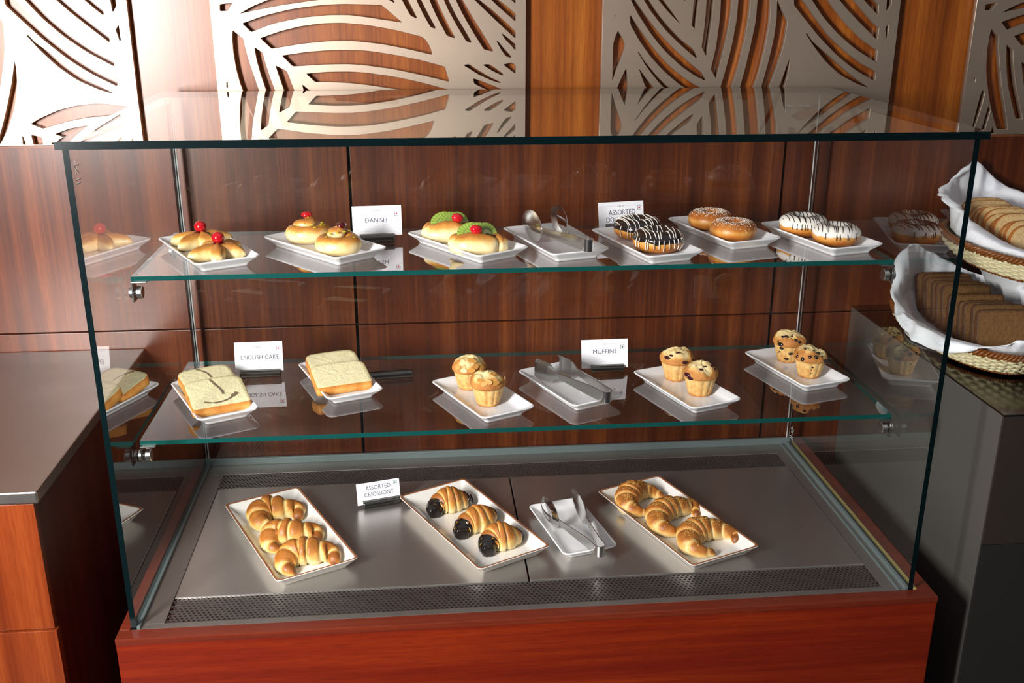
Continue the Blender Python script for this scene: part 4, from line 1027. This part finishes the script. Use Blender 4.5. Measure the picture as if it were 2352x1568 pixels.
# ------------------------------------------------------------------ tongs
def tongs(bend, e1, h1, e2, h2, z0, kind, label, mat, zc=0.030, Hs=0.0255):
    z = z0 + zc
    B, E1, H1, E2, H2 = [onz(x, y, z) for x, y in (bend, e1, h1, e2, h2)]
    root = empty('serving_tongs', (B.x, B.y, z0), 0, label, 'tongs', 'serving tongs laid on white plates'); O = Vector((B.x, B.y, z0))
    B, E1, H1, E2, H2 = [p - O for p in (B, E1, H1, E2, H2)]
    d1 = (E1 - B).normalized(); d2 = (E2 - B).normalized(); dm = (d1 + d2).normalized()
    n1 = Vector((-dm.y, dm.x, 0));
    if (E1 - E2).dot(n1) < 0: n1 = -n1       # n1 points to arm 1
    R = 0.0100
    path = [E1, B + dm * 0.030 + n1 * R * 1.0, B + dm * 0.012 + n1 * R * 1.05]
    for k in range(1, 8): a = PI * k / 8; path.append(B + dm * (R - R * math.sin(a) * 1.25) + n1 * (R * math.cos(a)))
    path += [B + dm * 0.012 - n1 * R * 1.05, B + dm * 0.030 - n1 * R, E2]
    pts = [E1]
    for i in range(len(path) - 1):
        k = 14 if (i in (0, len(path) - 2)) else 3
        for q in range(1, k + 1): pts.append(path[i].lerp(path[i + 1], q / k))
    # smooth
    for _ in range(3): pts = [pts[0]] + [(pts[i - 1] + pts[i] * 2 + pts[i + 1]) / 4 for i in range(1, len(pts) - 1)] + [pts[-1]]
    rings = []; n = len(pts)
    for i, p in enumerate(pts):
        t = (pts[min(n - 1, i + 1)] - pts[max(0, i - 1)]).normalized(); s = Vector((t.y, -t.x, 0)); u = abs(i / (n - 1) - 0.5) * 2
        hw = 0.0108 - 0.0045 * sm(0.55, 1.0, u); th = 0.0008
        rings.append([p + s * th + EZ * hw, p - s * th + EZ * hw, p - s * th * 1.0 - EZ * hw, p + s * th - EZ * hw])
    MB().loft(rings).build('spring_arm', mat, root)
    for (Ep, Hp, other, slot) in ((E1, H1, H2, kind == 'spoon_b'), (E2, H2, H1, kind == 'spoon_a')):
        a = (Hp - Ep).normalized(); nin = Vector((-a.y, a.x, 0))
        if nin.dot(other - Hp) < 0: nin = -nin
        if kind == 'flat':
            L = (Hp - Ep).length * 2.0; prof = [(0.0, 0.0058), (0.10, 0.0075), (0.30, 0.0170), (0.42, 0.0205), (0.90, 0.0215), (1.0, 0.0195)]
            rings = []
            for x, hw in prof:
                c = Ep + a * (L * x) - nin * (0.0035 * math.sin(min(1, x) * PI)); ring = []
                for k in range(9):
                    v = -1 + 2 * k / 8; fl = nin * (0.006 * sm(0.75, 1.0, abs(v)) * sm(0.15, 0.4, x)); ring.append(c + EZ * (hw * v) + fl)
                ring += [p - nin * 0.0012 for p in ring[::-1]]; rings.append(ring)
            MB().loft(rings).build('flat_paddle', mat, root)
        else:
            L = (Hp - Ep).length * 1.06; Hh = Hs; NA, NR = 48, 9; dep = 0.011
            def P(rho, ang, off):
                ce = Hp; x = math.cos(ang) * rho; v = math.sin(ang) * rho; wd = 1.0 - 0.18 * x
                return ce + a * (L * x) + EZ * (Hh * v * wd) - nin * (dep * (1 - rho * rho)) - nin * off
            m = MB(); r0 = 0.66 if slot else 0.0
            for off, fl in ((0.0, 1), (0.0011, -1)):
                rings = [[P(r0 + (1 - r0) * max(i / NR, 0.001), 2 * PI * k / NA, off) for k in range(NA)] for i in range(NR + 1)]
                m.loft(rings, cap0=not slot, cap1=False)
            m.loft([[P(1, 2 * PI * k / NA, 0) for k in range(NA)], [P(1, 2 * PI * k / NA, 0.0011) for k in range(NA)]], cap0=False, cap1=False)
            if slot:
                m.loft([[P(r0, 2 * PI * k / NA, 0) for k in range(NA)], [P(r0, 2 * PI * k / NA, 0.0011) for k in range(NA)]], cap0=False, cap1=False)
                rr = []
                for i in range(11):
                    x = -0.64 + 1.28 * i / 10; rr.append([Hp + a * (L * x) + EZ * (0.0024 * sv) - nin * (dep * (1 - x * x) + so) for sv, so in ((1, 0), (-1, 0), (-1, 0.0011), (1, 0.0011))])
                m.loft(rr)
            m.build('slotted_spoon_head' if slot else 'spoon_head', mat, root, True)
    return root
tongs((1356,564), (1243,530), (1222,516), (1302,520), (1283,505), ZU - 0.0002, 'spoon_a', 'polished spoon tongs lying on the upper shelf plate', CHROME, 0.030, 0.029)
tongs((1398,912), (1284,864), (1256,855), (1328,855), (1306,845), ZLW, 'flat', 'flat pastry tongs lying on the lower shelf plate', SATIN, 0.026)
tongs((1382,1266), (1283,1198), (1263,1173), (1345,1190), (1329,1159), PF, 'spoon_b', 'spoon tongs lying on the small plate on the steel deck', CHROME, 0.026)

# ------------------------------------------------------------------ sign cards and holders
def text_part(body, size, mat, root, name, origin, u, v, align='CENTER', thin=0.0):
    cu = bpy.data.curves.new('txt', 'FONT'); cu.body = body; cu.size = size; cu.align_x = align; cu.align_y = 'CENTER'; cu.offset = -size * 0.003; cu.resolution_u = 4
    tmp = bpy.data.objects.new('tmp', cu); COL.objects.link(tmp); dg = bpy.context.evaluated_depsgraph_get(); me = bpy.data.meshes.new_from_object(tmp.evaluated_get(dg))
    bpy.data.objects.remove(tmp); bpy.data.curves.remove(cu)
    n_ = u.cross(v)
    if thin:
        xs = [w.co.x for w in me.vertices]; k_ = thin / (max(xs) - min(xs))
        for w in me.vertices: w.co.x *= k_
    for w in me.vertices: w.co = origin + u * w.co.x + v * w.co.y + n_ * 0.0004
    me.materials.clear(); me.materials.append(mat)
    for p in me.polygons: p.material_index = 0
    o = bpy.data.objects.new(name, me); COL.objects.link(o); o.parent = root; return o
RODM = metal('dark_polished_rod', '#77746f', 0.2, (60, 60, 60), 0.08)
def holder(pa, pb, z, label, r=0.0082):
    a, b = onz(pa[0], pa[1], z), onz(pb[0], pb[1], z); d = (b - a); L = d.length; d.normalize(); back = Vector((-d.y, d.x, 0)); rz = math.atan2(d.y, d.x)
    ce = (a + b) / 2 + back * r * 0.35
    root = empty('card_holder', ce, rz, label, 'card holder', 'steel card holders in the case')
    rings = []; n = 28
    for x, k in ((-L/2, 0.80), (-L/2 + 0.0006, 0.93), (-L/2 + 0.002, 1), (L/2 - 0.002, 1), (L/2 - 0.0006, 0.93), (L/2, 0.80)):
        rings.append([Vector((x, r * k * math.cos(2 * PI * i / n), r + r * k * math.sin(2 * PI * i / n))) for i in range(n)])
    MB().loft(rings).build('steel_rod', RODM, root)
    MB().box(-L/2 + 0.0002, L/2 - 0.0002, 0.0008, 0.0024, r * 1.98, r * 2.012).build('slot', GAP, root)
    return ce, d, back, r
def card(hold, bl, br, tl, z, zb, lines, mark, rule, label, lean=0.20):
    hc, hd, hb, hr = hold; pl = hc + hb * 0.0012
    def hit(q):
        d_ = ray(*q); return CAM + d_ * ((pl - CAM).dot(hb) / d_.dot(hb))
    a, b = hit(bl), hit(br); a.z = b.z = min(max((a.z + b.z) / 2, z + 0.004), z + 0.013); u = (b - a); Wd = u.length; u.normalize(); back = Vector((-u.y, u.x, 0)); v = (EZ * math.cos(lean) + back * math.sin(lean)).normalized()
    nrm = u.cross(v); d = ray(*tl); t = (a - CAM).dot(nrm) / d.dot(nrm); Ht = (CAM + d * t - a).dot(v)
    ce = (a + b) / 2; root = empty('sign_card', ce, 0, label, 'sign card', 'printed food cards in holders')
    th = nrm * 0.0004; u2, v2 = u * (Wd / 2), v * Ht
    vs = [-u2 - th, u2 - th, u2 + v2 - th, -u2 + v2 - th, -u2 + th, u2 + th, u2 + v2 + th, -u2 + v2 + th]
    obj('card', vs, [(0, 3, 2, 1), (4, 5, 6, 7), (0, 1, 5, 4), (1, 2, 6, 5), (2, 3, 7, 6), (3, 0, 4, 7)], CARD, root)
    P = lambda cu, cv: u * (Wd * (cu - 0.5)) + v * (Ht * (1 - cv)) + nrm * 0.0003
    for body, cu, cv, cap, wf in lines: text_part(body, cap * Wd / 0.70, INK, root, 'lettering', P(cu, cv), u, v, 'CENTER', wf * Wd)
    def rect(m, c, w, h): m.add([c - u * w - v * h + nrm * 0.0004, c + u * w - v * h + nrm * 0.0004, c + u * w + v * h + nrm * 0.0004, c - u * w + v * h + nrm * 0.0004], [(0, 1, 2, 3)])
    c = P(mark[0], mark[1]); s = Wd * 0.037; m = MB()
    for q in (-1, 1): rect(m, c + v * s * q, s, s * 0.09); rect(m, c + u * s * q, s * 0.09, s)
    col = RED if mark[2] == 'r' else GREEN
    m.build('mark_outline', INK, root)
    m = MB(); m.add([c + nrm * 0.0004 + (u * math.cos(x) + v * math.sin(x)) * s * 0.5 for x in [2 * PI * i / 20 for i in range(20)]], [tuple(range(20))]); m.build('mark_dot', col, root)
    if rule:
        m = MB(); y = rule
        rect(m, P(0.21, y), Wd * 0.172, Wd * 0.0022); rect(m, P(0.772, y), Wd * 0.172, Wd * 0.0022); m.build('rule_line', INK_L, root)
        m = MB()
        for i in range(5):
            cc = P(0.43 + 0.0325 * i, y + 0.012); w_ = Wd * 0.008; m.add([cc + nrm * 0.0004 - u * w_, cc + nrm * 0.0004 - v * w_ * 1.4, cc + nrm * 0.0004 + u * w_, cc + nrm * 0.0004 + v * w_ * 1.4], [(0, 1, 2, 3)])
        m.build('ornament', INK, root)
hd = holder((827,558), (907,555), Z1, 'steel rod card holder on the upper shelf, gripping the danish card')
card(hd, (811,541), (924,540), (808,474), Z1, 0.012, [('DANISH', 0.48, 0.49, 0.090, 0.44)], (0.90, 0.285, 'r'), 0.145, 'white card reading DANISH on the upper shelf')
hd = holder((1392,533), (1470,528), Z1, 'steel rod card holder mostly hidden behind the chocolate doughnuts')
card(hd, (1376,525), (1479,518), (1371,466), Z1, 0.012, [('ASSORTED', 0.52, 0.42, 0.105, 0.59), ('DOUGHNUTS', 0.53, 0.70, 0.105, 0.73)], (0.905, 0.27, 'r'), 0.155, 'white card reading ASSORTED DOUGHNUTS behind the chocolate doughnuts')
hd = holder((552,869), (646,865), Z2, 'steel rod card holder on the lower shelf, gripping the english cake card')
card(hd, (541,853), (651,845), (533,787), Z2, 0.012, [('ENGLISH CAKE', 0.52, 0.53, 0.098, 0.79)], (0.91, 0.24, 'r'), 0.165, 'white card reading ENGLISH CAKE on the lower shelf')
hd = holder((1358,857), (1433,854), Z2, 'steel rod card holder on the lower shelf, gripping the muffins card')
card(hd, (1336,846), (1442,843), (1333,781), Z2, 0.012, [('MUFFINS', 0.50, 0.43, 0.090, 0.51)], (0.885, 0.28, 'g'), 0.155, 'white card reading MUFFINS on the lower shelf')
hd = holder((835,1169), (919,1155), 0.0, 'steel rod card holder on the steel deck beside the plain croissants')
card(hd, (822,1162), (920,1145), (815,1113), 0.0, 0.012, [('ASSORTED', 0.50, 0.26, 0.100, 0.58), ('CRIOSSIONT', 0.51, 0.57, 0.100, 0.68)], (0.90, 0.17, 'g'), None, 'white card reading ASSORTED CRIOSSIONT on the steel deck')
holder((846,874), (948,866), Z2, 'empty steel rod card holder right of the plain cake plate')

# ------------------------------------------------------------------ bread baskets
def basket(ce, rz, a0, b0, a1, b1, h, label):
    root = empty('bread_basket', ce, rz, label, 'basket', 'bread baskets on the steel counter')
    m = MB(); NR_ = 8; N = 240; ST = 34
    def rad(t): s = math.sin(t * PI / 2) ** 0.8; return a0 + (a1 - a0) * s, b0 + (b1 - b0) * s
    for r in range(NR_):
        t = (r + 0.5) / NR_; A, Bb = rad(t); z = 0.006 + (h - 0.008) * t; pts = []
        for i in range(N):
            th = 2 * PI * i / N; k = 1 + 0.022 * math.sin(ST * th + PI * (r % 2)); pts.append(Vector((A * k * math.cos(th), Bb * k * math.sin(th), z + 0.0006 * math.sin(ST * th))))
        m.tube(pts, h / NR_ * 0.55, 6, closed=True)
    m.build('wicker_weave', WICK, root, True)
    m = MB(); rings = []
    for k in (0.02, 0.35, 0.7, 1.0): rings.append([Vector((a0 * k * math.cos(2 * PI * i / 60), b0 * k * math.sin(2 * PI * i / 60), 0.004)) for i in range(60)])
    m.loft(rings); 
    for i in range(1, 4):
        A, Bb = rad(i / 3 * 0.98); 
    rings = [[Vector((rad(t)[0] * 0.965 * math.cos(2 * PI * i / 90), rad(t)[1] * 0.965 * math.sin(2 * PI * i / 90), 0.005 + (h - 0.006) * t)) for i in range(90)] for t in (0, 0.33, 0.66, 1.0)]
    m.loft(rings, cap0=False, cap1=False); m.build('basket_lining', WICK, root)
    def braid(A, Bb, z, r, name, tw=40):
        m = MB()
        for k in range(3):
            pts = []
            for i in range(N * 2):
                th = 2 * PI * i / (N * 2); q = tw * th + 2 * PI * k / 3; rr = r * 0.95 * math.cos(q); pts.append(Vector(((A + rr) * math.cos(th), (Bb + rr) * math.sin(th), z + r * 0.95 * math.sin(q))))
            m.tube(pts, r * 0.72, 6, closed=True)
        m.build(name, WICK_B, root, True)
    braid(a1, b1, h, 0.0052, 'braided_rim'); braid(a0 * 1.01, b0 * 1.01, 0.0048, 0.0028, 'base_braid')
    return root
def napkin(ce, rz, a0, b0, a1, b1, h, lipf, outf, label, seed):
    root = empty('cloth_napkin', ce, rz, None); N = 200
    rings = []
    prof = [(0.05, 0), (0.45, 0), (0.85, 0), (0.97, 1), (1.0, 2), (1.0, 3)]
    def P(th, s):
        A0, B0 = a0 * 0.80, b0 * 0.86; c_, s_ = math.cos(th), math.sin(th); fold = 0.010 * nz(c_ * 2.5 + seed, s_ * 2.5, s * 1.5) + 0.004 * nz(c_ * 8, s_ * 8, seed + s)
        if s < 1: r = s; return Vector((A0 * r * c_, B0 * r * s_, 0.007 + 0.001 * nz(c_ * 3 * s, s_ * 3 * s, seed)))
        if s < 2:
            t = s - 1; A = A0 + (a1 * 0.90 - A0) * t; B_ = B0 + (b1 * 0.93 - B0) * t; return Vector(((A + fold * t) * c_, (B_ + fold * t) * s_, 0.007 + (h + 0.008 - 0.007) * sm(0, 1, t * 0.9 + 0.1 * t * t)))
        t = s - 2; L = lipf(th); O = outf(th)
        A = a1 * 0.90; B_ = b1 * 0.93; w = fold * (1 + 1.4 * t)
        # rises to lip height then rolls outward
        rr = O * (1 - math.cos(min(1, t) * PI * 0.5)) if L > 0 else O * math.sin(min(1, t * 1.7) * PI / 2)
        zz = (0.006 * math.sin(t * PI) + L * sm(0.35, 1, t) + 0.004 * t * nz(c_ * 6, s_ * 6, seed)) if L <= 0 else L * math.sin(min(t, 1) * PI * 0.62) / math.sin(PI * 0.5) + 0.006 * t * nz(c_ * 5, s_ * 5, seed + 9)
        return Vector(((A + w + rr) * c_, (B_ + w + rr) * s_, h + 0.008 + zz))
    S = [0.03, 0.3, 0.6, 0.9, 0.99, 1.05, 1.2, 1.4, 1.6, 1.8, 1.95, 2.02, 2.12, 2.25, 2.4, 2.55, 2.7, 2.85, 3.0]
    for s in S: rings.append([P(2 * PI * i / N, s) for i in range(N)])
    m = MB(); m.loft(rings, cap1=False); o = m.build('cloth_napkin', CLOTH, None, True)
    o.location = ce; o.rotation_euler = (0, 0, rz); bpy.data.objects.remove(root)
    md = o.modifiers.new('thick', 'SOLIDIFY'); md.thickness = 0.0012; md.offset = 0
    return tag(o, label, 'napkin', 'white napkins lining the bread baskets')
def bump_fn(base, *peaks):
    def f(th):
        v = base
        for deg, wdt, amp in peaks:
            d = (math.degrees(th) - deg + 180) % 360 - 180; v += amp * math.exp(-(d / wdt) ** 2)
        return v
    return f
ORD = ['frontmost', 'second from the front', 'third from the front', 'fourth from the front', 'fifth from the front', 'sixth from the front', 'seventh from the front', 'eighth from the front', 'ninth from the front', 'tenth from the front', 'eleventh from the front', 'twelfth from the front', 'thirteenth from the front', 'rearmost']
def loaf(p0, p1, n, w, d, th, lean, crust, crumb, kind, lab, group, corner, bow, seed):
    rnd = random.Random(seed); ax = p1 - p0; yaw = math.atan2(ax.y, ax.x) - PI / 2
    for i in range(n):
        f = i / (n - 1); c = p0.lerp(p1, f); ol = slice_shape(w * rnd.uniform(0.97, 1.03), d * rnd.uniform(0.93, 1.05), 8, corner, 0.010, bow)
        o = loaf_slice('bread_slice', ol, th, crust, crumb, None, seed + i)
        M = Matrix.Translation(c + Vector((rnd.uniform(-.002, .002), 0, rnd.uniform(0, .002)))) @ Matrix.Rotation(yaw + rnd.uniform(-.03, .03), 4, 'Z') @ Matrix.Rotation(PI / 2 - lean(f), 4, 'X')
        o.matrix_world = M
        wd = ORD[i] if i < n - 1 else ORD[-1]
        tag(o, f'{lab}, {wd} of its row', 'bread slice', group)
RZB = -0.06
lowb = Vector((1.672, 0.392, ZR + 0.0045))
basket(lowb, RZB, 0.100, 0.195, 0.140, 0.240, 0.048, 'oval pale wicker basket with brown braided rim, front one holding dark bread')
napkin(lowb, RZB, 0.100, 0.195, 0.140, 0.240, 0.048,
       bump_fn(0.030, (100, 30, 0.055), (125, 18, 0.05), (205, 38, -0.055), (300, 22, 0.02), (20, 50, 0.02)),
       bump_fn(0.012, (205, 42, 0.022), (300, 30, 0.012)), 'white damask napkin lining the front basket under the dark bread', 3)
loaf(Vector((1.664, 0.262, ZR + 0.0130)), Vector((1.690, 0.560, ZR + 0.0130)), 12, 0.108, 0.098, 0.0135, lambda f: 0.20 + 0.16 * f + 0.05 * math.sin(f * 40), BRNX, BRNC, 'dark', 'dark brown bread slice in the front basket', 'dark bread slices in the front basket', 0.010, 0.001, 60)
upb = Vector((1.788, 0.438, ZR + 0.162))
basket(upb, RZB, 0.112, 0.195, 0.143, 0.230, 0.048, 'oval pale wicker basket raised behind, holding golden bread')
napkin(upb, RZB, 0.112, 0.195, 0.143, 0.230, 0.048,
       bump_fn(0.026, (105, 28, 0.095), (150, 25, 0.03), (180, 30, 0.02), (250, 40, -0.014), (60, 40, 0.03)),
       bump_fn(0.010, (180, 50, 0.018), (225, 25, 0.020)), 'white napkin lining the raised rear basket under the golden bread', 8)
loaf(Vector((1.746, 0.332, upb.z + 0.0150)), Vector((1.772, 0.580, upb.z + 0.0150)), 13, 0.112, 0.092, 0.0125, lambda f: 0.18 + 0.18 * f + 0.04 * math.sin(f * 37), LOAFX, LOAFC, 'white', 'golden crusted bread slice in the raised basket', 'golden bread slices in the raised basket', 0.030, 0.004, 90)
def lathe(name, prof, mat, loc, label, cat):
    m = MB(); m.loft([[Vector((r * math.cos(2 * PI * i / 64), r * math.sin(2 * PI * i / 64), z)) for i in range(64)] for r, z in prof])
    o = m.build(name, mat, None, True); o.location = loc; return tag(o, label, cat)
lathe('serving_dish', [(0.085, 0.0), (0.090, 0.0), (0.118, 0.0035), (0.120, 0.0045), (0.116, 0.0045), (0.088, 0.002), (0.001, 0.002)], CERAM, (1.680, 0.43, ZR), 'white round dish peeping out under the front bread basket', 'dish')
lathe('pedestal_bowl', [(0.001, 0), (0.075, 0.0), (0.078, 0.004), (0.055, 0.012), (0.045, 0.03), (0.05, 0.07), (0.085, 0.13), (0.10, 0.154), (0.001, 0.156)], CERAM, (1.83, 0.50, ZR), 'white pedestal bowl propping up the rear bread basket', 'bowl')

# ------------------------------------------------------------------ light
def area(name, loc, target, size, watts, col=(1, 1, 1)):
    l = bpy.data.lights.new(name, 'AREA'); l.shape = 'RECTANGLE'; l.size = size[0]; l.size_y = size[1]; l.energy = watts; l.color = col
    o = bpy.data.objects.new(name, l); COL.objects.link(o); o.location = loc
    o.rotation_euler = (Vector(target) - Vector(loc)).to_track_quat('-Z', 'Y').to_euler(); return o
area('softbox', (-0.70, -1.26, 1.00), (0.45, 0.45, 0.40), (0.30, 0.72), 88, (1.0, 0.985, 0.97))
w = bpy.data.worlds.new('room_world'); scene.world = w; w.use_nodes = True
nt = w.node_tree; bg = nt.nodes['Background']; tc = nt.nodes.new('ShaderNodeTexCoord'); sx = nt.nodes.new('ShaderNodeSeparateXYZ'); rp = nt.nodes.new('ShaderNodeValToRGB')
nt.links.new(tc.outputs['Generated'], sx.inputs[0]); nt.links.new(sx.outputs['Z'], rp.inputs[0]); nt.links.new(rp.outputs[0], bg.inputs[0])
e = rp.color_ramp.elements; e[0].position = 0.0; e[0].color = (0.10, 0.10, 0.11, 1); e[1].position = 0.75; e[1].color = (0.92, 0.94, 1.0, 1); e2 = e.new(0.25); e2.color = (0.16, 0.16, 0.17, 1)
bg.inputs[1].default_value = 0.44
scene.view_settings.view_transform = 'Standard'; scene.view_settings.look = 'None'; scene.view_settings.exposure = 0; scene.view_settings.gamma = 1
scene.cycles.transparent_max_bounces = 48; scene.cycles.max_bounces = 12; scene.cycles.glossy_bounces = 8; scene.cycles.use_denoising = True
scene.cycles.caustics_reflective = True; scene.cycles.blur_glossy = 1.0; scene.cycles.sample_clamp_indirect = 3.0
